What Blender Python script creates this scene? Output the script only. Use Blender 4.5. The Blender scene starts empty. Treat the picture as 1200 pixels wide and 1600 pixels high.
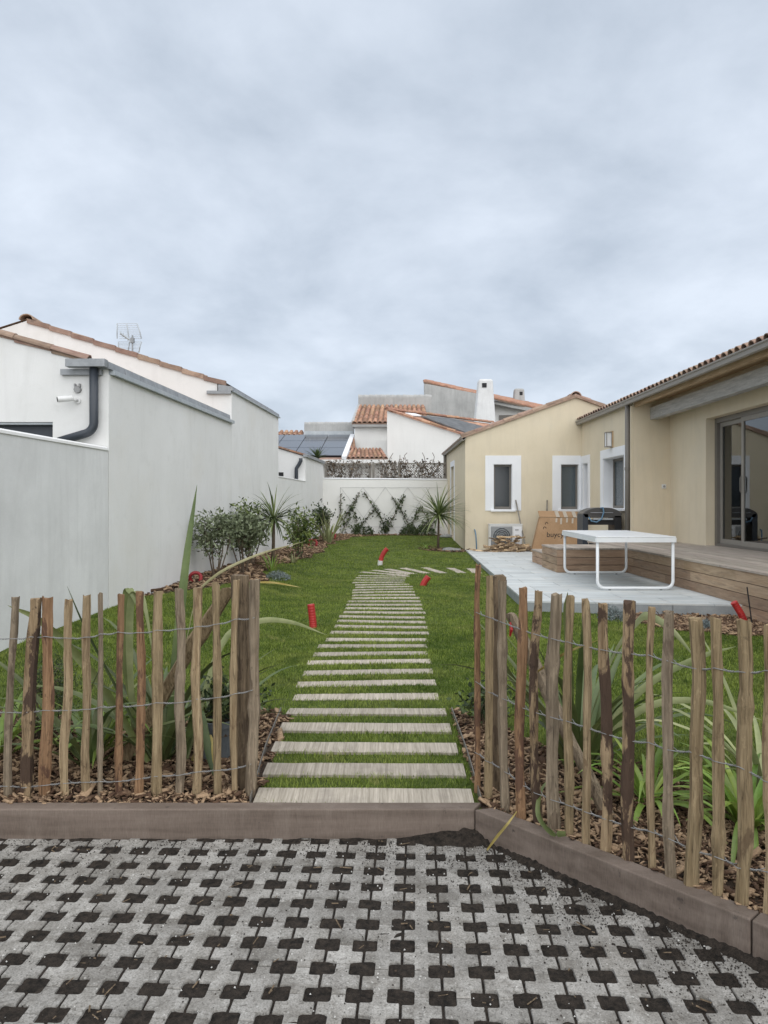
import bpy, math, random
import numpy as np
from mathutils import Vector, Matrix

# ---------------------------------------------------------------- camera, sky, sun, exposure
scene = bpy.context.scene
C = scene.collection
EYE = 1.59
FPX = 1150.0
cam_d = bpy.data.cameras.new('camera')
cam_d.sensor_fit = 'VERTICAL'
cam_d.sensor_height = 36.0
cam_d.lens = FPX / 1600 * 36.0
cam_d.shift_y = -12 / 1600
cam_d.clip_start = 0.05
cam_d.clip_end = 2000
cam = bpy.data.objects.new('camera', cam_d)
cam.location = (0, 0, EYE)
cam.rotation_euler = (math.radians(90), 0, 0)
C.objects.link(cam)
scene.camera = cam

SUN_EL, SUN_AZ = math.radians(50), math.radians(166)      # azimuth from north (+Y) clockwise: behind the viewer
world = bpy.data.worlds.new('World')
scene.world = world
world.use_nodes = True
nt = world.node_tree
nt.nodes.clear()
N = nt.nodes.new
L = nt.links.new
out = N('ShaderNodeOutputWorld')
sky = N('ShaderNodeTexSky')
sky.sky_type = 'NISHITA'
sky.sun_disc = False
sky.sun_elevation = SUN_EL
sky.sun_rotation = SUN_AZ
bg1 = N('ShaderNodeBackground')
bg1.inputs[1].default_value = 0.07
L(sky.outputs[0], bg1.inputs[0])
tc = N('ShaderNodeTexCoord')
sep = N('ShaderNodeSeparateXYZ')
L(tc.outputs['Generated'], sep.inputs[0])


def wmath(op, a, b=None):
    n = N('ShaderNodeMath')
    n.operation = op
    for i, v in enumerate((a, b)):
        if v is None:
            continue
        if isinstance(v, (int, float)):
            n.inputs[i].default_value = v
        else:
            L(v, n.inputs[i])
    return n.outputs[0]


zc = wmath('ADD', wmath('MAXIMUM', sep.outputs[2], 0.0), 0.34)
comb = N('ShaderNodeCombineXYZ')
L(wmath('DIVIDE', sep.outputs[0], zc), comb.inputs[0])
L(wmath('DIVIDE', sep.outputs[1], zc), comb.inputs[1])
cl1 = N('ShaderNodeTexNoise')
cl1.inputs['Scale'].default_value = 2.1
cl1.inputs['Detail'].default_value = 9
cl1.inputs['Roughness'].default_value = 0.55
cl1.inputs['Distortion'].default_value = 0.15
L(comb.outputs[0], cl1.inputs['Vector'])
rampc = N('ShaderNodeValToRGB')
e = rampc.color_ramp.elements
e[0].position = 0.37
e[0].color = (0.495, 0.562, 0.655, 1)
e[1].position = 0.66
e[1].color = (0.735, 0.805, 0.905, 1)
L(cl1.outputs[0], rampc.inputs[0])
bg2 = N('ShaderNodeBackground')
bg2.inputs[1].default_value = 0.58
L(rampc.outputs[0], bg2.inputs[0])
mixw = N('ShaderNodeMixShader')
mixw.inputs[0].default_value = 0.92
L(bg1.outputs[0], mixw.inputs[1])
L(bg2.outputs[0], mixw.inputs[2])
L(mixw.outputs[0], out.inputs[0])

sun_d = bpy.data.lights.new('sun', 'SUN')
sun_d.energy = 1.5
sun_d.angle = math.radians(110)
sun_d.color = (1.0, 0.965, 0.91)
sun = bpy.data.objects.new('sun', sun_d)
sd = Vector((math.sin(SUN_AZ) * math.cos(SUN_EL), math.cos(SUN_AZ) * math.cos(SUN_EL), math.sin(SUN_EL)))
sun.rotation_euler = sd.to_track_quat('Z', 'Y').to_euler()
sun.location = sd * 30
C.objects.link(sun)

vs = scene.view_settings
vs.view_transform = 'Standard'
vs.look = 'None'
vs.gamma = 1
vs.use_curve_mapping = False
vs.exposure = 0.95
scene.cycles.use_denoising = True
scene.cycles.max_bounces = 6

# ---------------------------------------------------------------- helpers
random.seed(7)
RNG = np.random.default_rng(11)
WL = {}                                   # world location of every object's origin


def P(px, py, d):
    """the point seen at photo pixel px, py at distance d along the view"""
    return Vector(((px - 600) / FPX * d, d, EYE - (py - 788) / FPX * d))


def tag(o, label=None, cat=None, group=None, kind=None):
    if label: o['label'] = label
    if cat: o['category'] = cat
    if group: o['group'] = group
    if kind: o['kind'] = kind
    return o


def thing(name, label, cat, loc=(0, 0, 0), group=None):
    o = bpy.data.objects.new(name, None)
    o.empty_display_size = 0.1
    C.objects.link(o)
    o.location = loc
    WL[o.name] = Vector(loc)
    return tag(o, label, cat, group)


def setting(name, loc=(0, 0, 0)):
    o = bpy.data.objects.new(name, None)
    C.objects.link(o)
    o.location = loc
    WL[o.name] = Vector(loc)
    o['kind'] = 'structure'
    return o


class MB:
    def __init__(self):
        self.v = []
        self.f = []

    def add(self, vs, fs):
        b = len(self.v)
        self.v += [tuple(p) for p in vs]
        self.f += [tuple(i + b for i in f) for f in fs]
        return self

    def box(self, x0, x1, y0, y1, z0, z1):
        x0, x1 = min(x0, x1), max(x0, x1)
        y0, y1 = min(y0, y1), max(y0, y1)
        z0, z1 = min(z0, z1), max(z0, z1)
        return self.add([(x0, y0, z0), (x1, y0, z0), (x1, y1, z0), (x0, y1, z0), (x0, y0, z1), (x1, y0, z1), (x1, y1, z1), (x0, y1, z1)],
                        [(0, 3, 2, 1), (4, 5, 6, 7), (0, 1, 5, 4), (1, 2, 6, 5), (2, 3, 7, 6), (3, 0, 4, 7)])

    def prism(self, poly, z0, z1):
        """poly: plan points, anticlockwise; z0 and z1 numbers or functions of (x, y)"""
        n = len(poly)
        a = sum(poly[i][0] * poly[(i + 1) % n][1] - poly[(i + 1) % n][0] * poly[i][1] for i in range(n))
        if a < 0:
            poly = poly[::-1]
        f0 = z0 if callable(z0) else (lambda x, y: z0)
        f1 = z1 if callable(z1) else (lambda x, y: z1)
        vs = [(x, y, f0(x, y)) for x, y in poly] + [(x, y, f1(x, y)) for x, y in poly]
        fs = [tuple(range(n - 1, -1, -1)), tuple(range(n, 2 * n))]
        fs += [(i, (i + 1) % n, (i + 1) % n + n, i + n) for i in range(n)]
        return self.add(vs, fs)

    def extr(self, poly3, vec):
        """a closed outline of 3D points pushed along vec"""
        n = len(poly3)
        vec = Vector(vec)
        vs = [Vector(p) for p in poly3] + [Vector(p) + vec for p in poly3]
        nrm = Vector((0, 0, 0))
        for i in range(n):
            nrm += vs[i].cross(vs[(i + 1) % n])
        fs = [tuple(range(n)), tuple(range(2 * n - 1, n - 1, -1))] + [(i + n, (i + 1) % n + n, (i + 1) % n, i) for i in range(n)]
        if nrm.dot(vec) > 0:
            fs = [f[::-1] for f in fs]
        return self.add(vs, fs)

    def tube(self, pts, r, n=8, caps=True):
        pts = [Vector(p) for p in pts]
        m = len(pts)
        rr = r if isinstance(r, (list, tuple)) else [r] * m
        up = None
        vs = []
        for i, p in enumerate(pts):
            t = (pts[min(i + 1, m - 1)] - pts[max(i - 1, 0)]).normalized()
            if up is None:
                up = Vector((0, 0, 1)) if abs(t.z) < 0.9 else Vector((0, 1, 0))
            a = t.cross(up)
            if a.length < 1e-5:
                a = t.cross(Vector((1, 0, 0)))
            a.normalize()
            b = a.cross(t).normalized()
            up = b
            for k in range(n):
                w = 2 * math.pi * k / n
                vs.append(p + (a * math.cos(w) + b * math.sin(w)) * rr[i])
        fs = []
        for i in range(m - 1):
            for k in range(n):
                k2 = (k + 1) % n
                fs.append((i * n + k, i * n + k2, (i + 1) * n + k2, (i + 1) * n + k))
        if caps:
            fs.append(tuple(range(n - 1, -1, -1)))
            fs.append(tuple(range((m - 1) * n, m * n)))
        return self.add(vs, fs)

    def bar(self, p, q, w, h, up=(0, 0, 1)):
        p, q = Vector(p), Vector(q)
        t = (q - p).normalized()
        a = t.cross(Vector(up)).normalized() * (w / 2)
        b = a.cross(t).normalized() * (h / 2)
        vs = [p - a - b, p + a - b, p + a + b, p - a + b, q - a - b, q + a - b, q + a + b, q - a + b]
        return self.add(vs, [(0, 1, 2, 3), (7, 6, 5, 4), (0, 4, 5, 1), (1, 5, 6, 2), (2, 6, 7, 3), (3, 7, 4, 0)])

    def mesh(self, name, mat, off=(0, 0, 0), smooth=False):
        me = bpy.data.meshes.new(name)
        o = Vector(off)
        me.from_pydata([(x - o.x, y - o.y, z - o.z) for x, y, z in self.v], [], self.f)
        if mat: me.materials.append(mat)
        if smooth:
            me.polygons.foreach_set('use_smooth', [True] * len(me.polygons))
        me.update()
        return me

    def build(self, name, mat, parent=None, loc=None, smooth=False, bevel=0):
        off = WL[parent.name] if parent is not None else Vector(loc or (0, 0, 0))
        me = self.mesh(name, mat, off, smooth)
        o = bpy.data.objects.new(name, me)
        C.objects.link(o)
        if parent is not None:
            o.parent = parent
        else:
            o.location = off
        WL[o.name] = Vector(off)
        if bevel:
            m = o.modifiers.new('bevel', 'BEVEL')
            m.width = bevel
            m.segments = 2
            m.limit_method = 'ANGLE'
        return o


def place(me, name, parent, M4):
    """link a piece that shares mesh data, at world matrix M4, under parent"""
    o = bpy.data.objects.new(name, me)
    C.objects.link(o)
    if parent is not None:
        o.parent = parent
        M4 = Matrix.Translation(-WL[parent.name]) @ M4
    o.matrix_basis = M4
    return o


def frame(loc, y, z, s=(1, 1, 1)):
    """matrix with local Y along y, local Z near z"""
    y = Vector(y).normalized()
    x = y.cross(Vector(z)).normalized()
    z = x.cross(y).normalized()
    m = Matrix(((x.x * s[0], y.x * s[1], z.x * s[2]), (x.y * s[0], y.y * s[1], z.y * s[2]), (x.z * s[0], y.z * s[1], z.z * s[2])))
    return Matrix.Translation(Vector(loc)) @ m.to_4x4()


def np_mesh(name, verts, faces_flat, loop_tot, mat, parent=None, loc=(0, 0, 0), smooth=False, attr=None):
    me = bpy.data.meshes.new(name)
    off = WL[parent.name] if parent is not None else Vector(loc)
    verts = np.asarray(verts, dtype=np.float32) - np.array(off, dtype=np.float32)
    me.vertices.add(len(verts))
    me.vertices.foreach_set('co', verts.ravel())
    nf = len(loop_tot)
    me.loops.add(len(faces_flat))
    me.loops.foreach_set('vertex_index', np.asarray(faces_flat, dtype=np.int32))
    me.polygons.add(nf)
    st = np.concatenate(([0], np.cumsum(loop_tot)[:-1])).astype(np.int32)
    me.polygons.foreach_set('loop_start', st)
    if smooth:
        me.polygons.foreach_set('use_smooth', np.ones(nf, dtype=bool))
    if attr is not None:
        a = me.attributes.new('tint', 'FLOAT', 'POINT')
        a.data.foreach_set('value', np.asarray(attr, dtype=np.float32))
    me.materials.append(mat)
    me.update(calc_edges=True)
    me.validate()
    o = bpy.data.objects.new(name, me)
    C.objects.link(o)
    if parent is not None:
        o.parent = parent
    else:
        o.location = off
    WL[o.name] = Vector(off)
    return o


# ---------------------------------------------------------------- materials
def mk(name, c1, c2, scale=6.0, stretch=(1, 1, 1), rough=0.85, bump=0.15, bscale=60.0, rnd=0.0, stain=None, fine=0.12,
       spec=0.3, metal=0.0, ramp=(0.35, 0.65), attr=None, transl=0.0, bstretch=None, dist=0.01, hue=0.0):
    m = bpy.data.materials.new(name)
    m.use_nodes = True
    t = m.node_tree
    t.nodes.clear()
    n = t.nodes.new
    l = t.links.new
    o = n('ShaderNodeOutputMaterial')
    b = n('ShaderNodeBsdfPrincipled')
    b.inputs['Roughness'].default_value = rough
    b.inputs['Specular IOR Level'].default_value = spec
    b.inputs['Metallic'].default_value = metal
    tcn = n('ShaderNodeTexCoord')
    oi = n('ShaderNodeObjectInfo')
    w = n('ShaderNodeMath')
    w.operation = 'MULTIPLY'
    w.inputs[1].default_value = 37.0
    l(oi.outputs['Random'], w.inputs[0])

    def noise(sc, st, det=6, ro=0.6, di=0.0):
        mp = n('ShaderNodeMapping')
        mp.inputs['Scale'].default_value = st
        l(tcn.outputs['Object'], mp.inputs[0])
        q = n('ShaderNodeTexNoise')
        q.noise_dimensions = '4D'
        q.inputs['Scale'].default_value = sc
        q.inputs['Detail'].default_value = det
        q.inputs['Roughness'].default_value = ro
        q.inputs['Distortion'].default_value = di
        l(mp.outputs[0], q.inputs['Vector'])
        l(w.outputs[0], q.inputs['W'])
        return q.outputs[0]

    def mixc(f, a, bb, mode='MIX'):
        q = n('ShaderNodeMix')
        q.data_type = 'RGBA'
        q.blend_type = mode
        for s, v in ((q.inputs[0], f), (q.inputs[6], a), (q.inputs[7], bb)):
            if isinstance(v, (int, float)):
                s.default_value = v
            elif isinstance(v, tuple):
                s.default_value = (*v, 1) if len(v) == 3 else v
            else:
                l(v, s)
        return q.outputs[2]

    def mr(v, a, bb, c=0.0, d=1.0):
        q = n('ShaderNodeMapRange')
        l(v, q.inputs[0])
        for i, x in enumerate((a, bb, c, d)):
            q.inputs[i + 1].default_value = x
        return q.outputs[0]

    base = noise(scale, stretch)
    if attr:
        at = n('ShaderNodeAttribute')
        at.attribute_name = 'tint'
        add = n('ShaderNodeMath')
        add.operation = 'MULTIPLY_ADD'
        l(at.outputs['Fac'], add.inputs[0])
        add.inputs[1].default_value = attr
        l(base, add.inputs[2])
        sub = n('ShaderNodeMath')
        sub.operation = 'SUBTRACT'
        l(add.outputs[0], sub.inputs[0])
        sub.inputs[1].default_value = attr / 2
        base = sub.outputs[0]
    col = mixc(mr(base, *ramp), c1, c2)
    if stain:
        for s in (stain if isinstance(stain, list) else [stain]):
            f = mr(noise(s['scale'], s.get('stretch', (1, 1, 1)), 8, 0.65, s.get('dist', 0.2)), s['lo'], s['hi'], 0, s.get('amt', 1))
            col = mixc(f, col, s['col'])
    if fine:
        fn = noise(bscale * 1.7, bstretch or (1, 1, 1), 3, 0.7)
        col = mixc(1.0, col, mixc(mr(fn, 0.3, 0.7), (1 - fine,) * 3, (1 + fine * 0.6,) * 3), 'MULTIPLY')
    if rnd or hue:
        hs = n('ShaderNodeHueSaturation')
        l(mr(oi.outputs['Random'], 0, 1, 1 - rnd, 1 + rnd), hs.inputs['Value'])
        if hue:
            wn = n('ShaderNodeTexWhiteNoise')
            wn.noise_dimensions = '1D'
            l(w.outputs[0], wn.inputs['W'])
            l(mr(wn.outputs[0], 0, 1, 0.5 - hue, 0.5 + hue), hs.inputs['Hue'])
        l(col, hs.inputs['Color'])
        col = hs.outputs[0]
    l(col, b.inputs['Base Color'])
    if bump:
        bn = n('ShaderNodeBump')
        bn.inputs['Strength'].default_value = bump
        bn.inputs['Distance'].default_value = dist
        l(noise(bscale, bstretch or stretch, 5, 0.65), bn.inputs['Height'])
        l(bn.outputs[0], b.inputs['Normal'])
    if transl:
        tr = n('ShaderNodeBsdfTranslucent')
        l(col, tr.inputs[0])
        mx = n('ShaderNodeMixShader')
        mx.inputs[0].default_value = transl
        l(b.outputs[0], mx.inputs[1])
        l(tr.outputs[0], mx.inputs[2])
        l(mx.outputs[0], o.inputs[0])
    else:
        l(b.outputs[0], o.inputs[0])
    return m


def plain(name, c, rough=0.5, metal=0.0, spec=0.5, ior=1.5):
    m = mk(name, tuple(x * 0.93 for x in c), c, scale=9, rough=rough, metal=metal, spec=spec, bump=0.04, bscale=90, fine=0.05)
    for nn in m.node_tree.nodes:
        if nn.type == 'BSDF_PRINCIPLED':
            nn.inputs['IOR'].default_value = ior
    return m


STREAK = dict(scale=2.0, stretch=(2.2, 2.2, 0.30), lo=0.52, hi=0.80, dist=1.2)
M = {}
M['white'] = mk('white_render', (.74, .74, .725), (.80, .80, .79), 1.1, rough=.95, bump=.25, bscale=120, dist=.004, fine=.05,
                stain=[dict(STREAK, col=(.56, .56, .54), amt=.38), dict(scale=.7, lo=.52, hi=.8, col=(.68, .65, .58), amt=.5), dict(scale=5, lo=.55, hi=.72, col=(.63, .63, .61), amt=.35), dict(scale=38, lo=.69, hi=.71, col=(.40, .39, .36), amt=.5)])
M['oldwhite'] = mk('weathered_white_render', (.68, .685, .68), (.78, .785, .78), 1.6, rough=.95, bump=.3, bscale=110, dist=.004, fine=.07,
                   stain=[dict(STREAK, lo=.47, hi=.76, col=(.52, .525, .515), amt=.45), dict(scale=2.5, lo=.5, hi=.75, col=(.60, .60, .59), amt=.5)])
M['farwhite'] = mk('far_white_render', (.76, .755, .73), (.82, .815, .79), .6, rough=.95, bump=.1, bscale=50, fine=.03,
                   stain=dict(STREAK, col=(.62, .61, .58), amt=.3))
M['cream'] = mk('cream_render', (.66, .575, .425), (.71, .625, .475), 1.3, rough=.95, bump=.3, bscale=130, dist=.004, fine=.06,
                stain=[dict(STREAK, lo=.48, hi=.85, col=(.53, .47, .36), amt=.55), dict(scale=.8, lo=.5, hi=.8, col=(.60, .55, .45), amt=.5)])
M['trim'] = mk('white_trim', (.77, .78, .80), (.82, .83, .845), 2, rough=.8, bump=.08, bscale=120, fine=.03,
               stain=dict(STREAK, lo=.55, hi=.85, col=(.66, .67, .68), amt=.3))
M['concrete'] = mk('grey_concrete', (.36, .36, .35), (.48, .475, .46), 1.2, rough=.95, bump=.2, bscale=40,
                   stain=dict(STREAK, lo=.45, hi=.75, col=(.26, .26, .25), amt=.6))
M['terracotta'] = mk('terracotta', (.36, .175, .105), (.52, .315, .21), 3.0, rough=.9, bump=.3, bscale=40, rnd=.28, hue=.012,
                     stain=[dict(scale=5, lo=.46, hi=.64, col=(.20, .145, .115), amt=.8), dict(scale=12, lo=.6, hi=.7, col=(.55, .50, .40), amt=.6)])
M['browntile'] = mk('brown_tile', (.26, .17, .13), (.40, .29, .22), 4.0, rough=.9, bump=.3, bscale=50, rnd=.25, hue=.012,
                    stain=dict(scale=9, lo=.52, hi=.7, col=(.16, .13, .12), amt=.7))
M['zinc'] = mk('zinc', (.27, .285, .30), (.38, .395, .41), 5, rough=.55, bump=.05, metal=.35, stain=dict(scale=8, lo=.5, hi=.75, col=(.20, .21, .22), amt=.6))
M['zinc_pale'] = mk('pale_zinc', (.42, .46, .49), (.52, .55, .57), 4, rough=.5, bump=.05, metal=.3, stain=dict(scale=7, lo=.5, hi=.75, col=(.33, .36, .38), amt=.6))
M['anthracite'] = plain('anthracite_paint', (.040, .048, .060), .45)
M['taupe'] = plain('taupe_aluminium', (.17, .155, .135), .5)
M['taupe_pale'] = plain('pale_taupe_aluminium', (.27, .25, .22), .5)
M['glass'] = plain('window_glass', (.020, .027, .033), .025, spec=.5, ior=1.55)
M['glass_pale'] = plain('curtained_glass', (.085, .105, .115), .04, spec=.5, ior=1.6)
M['dark'] = plain('dark_interior', (.02, .02, .022), .8)
M['white_plastic'] = plain('white_plastic', (.74, .74, .73), .4)
M['grey_plastic'] = plain('grey_plastic', (.30, .30, .30), .5)
M['black_plastic'] = plain('black_plastic', (.015, .015, .017), .45)
M['white_metal'] = mk('white_powder_coat', (.76, .78, .79), (.82, .84, .85), 6, rough=.35, bump=.02, fine=.02, spec=.5)
M['steel'] = plain('galvanised_wire', (.30, .30, .295), .42, metal=.5)
M['red'] = mk('red_conduit', (.36, .02, .022), (.50, .035, .03), 9, rough=.45, bump=.1, bscale=40, spec=.5, stain=dict(scale=14, lo=.56, hi=.75, col=(.25, .05, .04), amt=.6))
M['darkred'] = mk('dark_red_hose', (.22, .02, .025), (.32, .035, .04), 9, rough=.5, bump=.1)
WGR = dict(stretch=(14, 14, 1.0))


def wood(name, c1, c2, bark=None, amt=0.0, lo=.5, rnd=.1):
    st = [dict(scale=3.0, stretch=(7, 7, 1.3), lo=.50, hi=.70, col=tuple(x * .55 for x in c1), amt=.7),
          dict(scale=4.5, stretch=(24, 24, .7), lo=.555, hi=.64, col=tuple(x * .28 for x in c1), amt=.85, dist=.5),
          dict(scale=9.0, stretch=(3, 3, 1.2), lo=.60, hi=.70, col=tuple(min(1, x * 1.35) for x in c2), amt=.6)]
    if bark:
        st.append(dict(scale=4.2, stretch=(2.4, 2.4, .8), lo=lo, hi=lo + .035, col=bark, amt=amt, dist=.6))
        st.append(dict(scale=13, stretch=(1.6, 1.6, .9), lo=.60, hi=.66, col=tuple(x * .45 for x in bark), amt=amt * .7, dist=.6))
    return mk(name, c1, c2, 3.0, (22, 22, 1.2), rough=.9, bump=.8, bscale=7, bstretch=(22, 22, 1.2), dist=.012, rnd=rnd, stain=st, fine=.22)


M['picket_pale'] = wood('pale_split_chestnut', (.23, .160, .088), (.44, .335, .205), (.13, .075, .042), .6, .58)
M['picket_grey'] = wood('greyed_split_chestnut', (.175, .135, .092), (.345, .275, .195), (.10, .07, .048), .6, .57)
M['picket_olive'] = wood('tan_split_chestnut', (.195, .140, .076), (.38, .29, .172), (.10, .062, .036), .6, .59)
M['picket_red'] = wood('reddish_chestnut', (.185, .100, .052), (.35, .215, .12), (.10, .052, .036), .8, .53)
M['picket_bark'] = wood('barked_chestnut', (.25, .170, .095), (.40, .295, .18), (.068, .042, .030), .95, .485)
M['post'] = wood('weathered_post', (.12, .088, .056), (.25, .185, .12), (.075, .052, .037), .6, .55)
M['sleeper'] = mk('brown_sleeper', (.130, .100, .080), (.205, .162, .134), 2.2, (.7, 4, 9), rough=.85, bump=.4, bscale=22, bstretch=(7, 7, .8), dist=.004,
                  fine=.20, rnd=.05, stain=[dict(scale=20, lo=.63, hi=.70, col=(.05, .042, .038), amt=.8), dict(scale=2.6, stretch=(3, 3, .4), lo=.5, hi=.75, col=(.26, .215, .18), amt=.55)])
M['sleeper_top'] = M['sleeper']
M['slab'] = mk('wood_look_concrete', (.29, .255, .205), (.50, .445, .37), 3.0, (30, 1.0, 1), rough=.9, bump=.6, bscale=16, bstretch=(6, .4, 1), dist=.008, rnd=.14, fine=.14,
               stain=[dict(scale=5, lo=.52, hi=.72, col=(.24, .21, .18), amt=.6), dict(scale=22, lo=.66, hi=.72, col=(.15, .12, .09), amt=.7)])
M['paver'] = mk('concrete_paver', (.22, .208, .188), (.39, .375, .35), 9, rough=.95, bump=.55, bscale=90, dist=.004, rnd=.13, fine=.42,
                stain=[dict(scale=7, lo=.50, hi=.72, col=(.135, .12, .10), amt=.75), dict(scale=75, lo=.545, hi=.62, col=(.13, .12, .105), amt=.75), dict(scale=60, lo=.60, hi=.66, col=(.56, .55, .52), amt=.7), dict(scale=22, lo=.58, hi=.68, col=(.11, .095, .08), amt=.6)])
M['soil'] = mk('black_soil', (.012, .010, .008), (.055, .043, .034), 45, rough=1.0, bump=1.0, bscale=150, dist=.012, fine=.4,
               stain=[dict(scale=190, lo=.685, hi=.70, col=(.32, .31, .29), amt=.9), dict(scale=60, lo=.64, hi=.68, col=(.085, .06, .04), amt=.8)])
M['crumb'] = mk('soil_crumbs', (.012, .010, .008), (.045, .035, .028), 30, rough=1.0, bump=.6, bscale=120)
M['pebble'] = mk('pale_grit', (.45, .44, .41), (.62, .61, .58), 30, rough=.9, bump=.3)
M['lawn'] = mk('lawn_ground', (.060, .085, .016), (.11, .15, .030), 7, rough=1.0, bump=.8, bscale=70, dist=.02, fine=.3, stain=dict(scale=2.0, lo=.5, hi=.75, col=(.075, .095, .028), amt=.6))
M['bedsoil'] = mk('bed_soil', (.045, .030, .022), (.12, .085, .06), 25, rough=1.0, bump=1.0, bscale=60, dist=.03, fine=.4)
M['ground'] = mk('far_ground', (.10, .095, .08), (.16, .15, .125), .5, rough=1.0, bump=.3, bscale=8)
M['grass'] = mk('grass_blades', (.085, .138, .017), (.285, .355, .070), 1.6, rough=.6, bump=0, fine=0, attr=.75, transl=.35, spec=.25,
                stain=[dict(scale=.9, stretch=(1, 2.2, 1), lo=.50, hi=.74, col=(.36, .37, .11), amt=.8), dict(scale=2.3, lo=.52, hi=.66, col=(.055, .105, .012), amt=.85), dict(scale=7.0, lo=.57, hi=.66, col=(.045, .088, .012), amt=.75), dict(scale=5.0, lo=.60, hi=.68, col=(.46, .42, .17), amt=.6)])
M['chip'] = mk('bark_chips', (.095, .055, .034), (.37, .255, .160), 30, rough=.95, bump=.5, bscale=60, fine=.25, attr=1.1)
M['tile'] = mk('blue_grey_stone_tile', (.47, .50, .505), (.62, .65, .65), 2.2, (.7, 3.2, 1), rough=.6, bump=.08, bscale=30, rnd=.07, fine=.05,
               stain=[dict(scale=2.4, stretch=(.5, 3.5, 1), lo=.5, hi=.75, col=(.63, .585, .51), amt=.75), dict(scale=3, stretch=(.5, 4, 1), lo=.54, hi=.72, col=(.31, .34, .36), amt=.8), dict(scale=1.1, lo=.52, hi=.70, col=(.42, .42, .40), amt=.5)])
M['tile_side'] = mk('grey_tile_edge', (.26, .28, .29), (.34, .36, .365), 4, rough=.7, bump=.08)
DK = dict(rough=.8, bump=.4, bscale=14, dist=.004, rnd=.17, hue=.008, fine=.14)
M['deck_top'] = mk('weathered_deck', (.36, .305, .255), (.49, .43, .37), 3, (12, .9, 1), bstretch=(14, .7, 1), stain=dict(scale=3, stretch=(10, .6, 1), lo=.55, hi=.7, col=(.21, .17, .14), amt=.6), **DK)
M['deck_face'] = mk('brown_deck_facing', (.33, .225, .145), (.46, .335, .23), 3, (1, .9, 9), bstretch=(1, .8, 12),
                    stain=[dict(scale=3, stretch=(1, .8, 9), lo=.52, hi=.68, col=(.15, .11, .08), amt=.7), dict(scale=1.5, stretch=(1, .6, 3), lo=.5, hi=.8, col=(.33, .27, .21), amt=.6)], **DK)
M['beam'] = mk('greyed_beam', (.33, .325, .31), (.50, .49, .465), 4, (2, .8, 9), rough=.9, bump=.5, bscale=14, bstretch=(2, 1, 9), stain=dict(scale=7, stretch=(1, .7, 3), lo=.56, hi=.68, col=(.58, .56, .52), amt=.7))
M['pine'] = mk('pine_boards', (.40, .27, .155), (.54, .40, .25), 3, (6, .8, 6), rough=.8, bump=.2, bscale=12, bstretch=(8, .8, 8))
M['cardboard'] = mk('cardboard', (.36, .225, .125), (.43, .28, .165), 3, rough=.9, bump=.1, bscale=30, stain=dict(scale=4, lo=.56, hi=.8, col=(.28, .17, .09), amt=.5))
M['ink'] = plain('black_ink', (.02, .02, .022), .8)
M['tape'] = plain('pale_tape', (.52, .46, .38), .35)
M['log'] = mk('split_firewood', (.30, .20, .11), (.60, .46, .30), 5, (1.5, 8, 8), rough=.9, bump=.4, bscale=20, rnd=.42, fine=.2, stain=dict(scale=4, lo=.50, hi=.56, col=(.12, .075, .05), amt=.8))
M['phormium'] = mk('phormium_leaf', (.066, .094, .030), (.170, .208, .075), 3, rough=.42, bump=.12, bscale=30, rnd=.35, hue=.02, spec=.5, transl=.15, fine=.08,
                   stain=dict(scale=2.2, lo=.60, hi=.78, col=(.28, .25, .085), amt=.55))
M['phormium_pale'] = mk('pale_leaf', (.20, .24, .10), (.42, .43, .23), 4, rough=.5, bump=.1, bscale=30, rnd=.15, transl=.15, fine=.05)
M['yellow_leaf'] = mk('yellowed_leaf', (.36, .27, .065), (.52, .43, .17), 4, rough=.6, bump=.1, bscale=30, rnd=.15, transl=.15)
M['lily'] = mk('daylily_leaf', (.13, .22, .030), (.29, .39, .085), 4, rough=.4, bump=.1, bscale=30, rnd=.25, hue=.015, spec=.5, transl=.25)
M['olive_leaf'] = mk('grey_green_leaf', (.075, .092, .045), (.26, .30, .185), 3, rough=.5, bump=0, fine=0, attr=.8, transl=.15)
M['green_leaf'] = mk('glossy_green_leaf', (.045, .072, .020), (.19, .24, .065), 3, rough=.4, bump=0, fine=0, attr=.8, transl=.15)
M['dark_leaf'] = mk('dark_leaf', (.024, .040, .016), (.095, .130, .052), 3, rough=.5, bump=0, fine=0, attr=.8, transl=.1)
M['blue_leaf'] = mk('blue_grey_foliage', (.13, .16, .16), (.30, .34, .34), 5, rough=.8, bump=0, fine=0, attr=.8)
M['brown_leaf'] = mk('dry_climber_foliage', (.040, .032, .022), (.16, .115, .075), 3, rough=.8, bump=0, fine=0, attr=.9)
M['cordyline'] = mk('cordyline_leaf', (.060, .090, .025), (.22, .265, .10), 3, rough=.42, bump=0, fine=0, attr=.8, spec=.5, transl=.15)
M['bark'] = mk('brown_stem', (.085, .062, .045), (.19, .145, .105), 9, (3, 3, 1), rough=.95, bump=.6, bscale=30)
M['lattice'] = mk('grey_lattice', (.19, .175, .155), (.29, .27, .24), 9, rough=.9, bump=.2)
M['panel'] = plain('solar_glass', (.045, .055, .075), .12, spec=.5, ior=1.7)
M['slate'] = mk('grey_slate', (.10, .105, .11), (.17, .175, .18), 4, rough=.7, bump=.2, bscale=30)
M['pot'] = mk('grey_pot', (.10, .115, .125), (.15, .165, .175), 6, rough=.6, bump=.1)
M['rock'] = mk('grey_rock', (.22, .22, .21), (.38, .38, .36), 9, rough=.95, bump=.5, bscale=30)

# ---------------------------------------------------------------- ground levels
BY = np.array([0, 3.62, 3.95, 8.0, 12.8, 19.0, 23.5, 30.0])
BZ = np.array([.118, .118, .142, .25, .366, .46, .60, .62])


def smooth(a, b, x):
    t = np.clip((x - a) / (b - a), 0, 1)
    return t * t * (3 - 2 * t)


def XW(d):
    """the boundary wall on the left"""
    return -3.474 + .0652 * d


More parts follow.
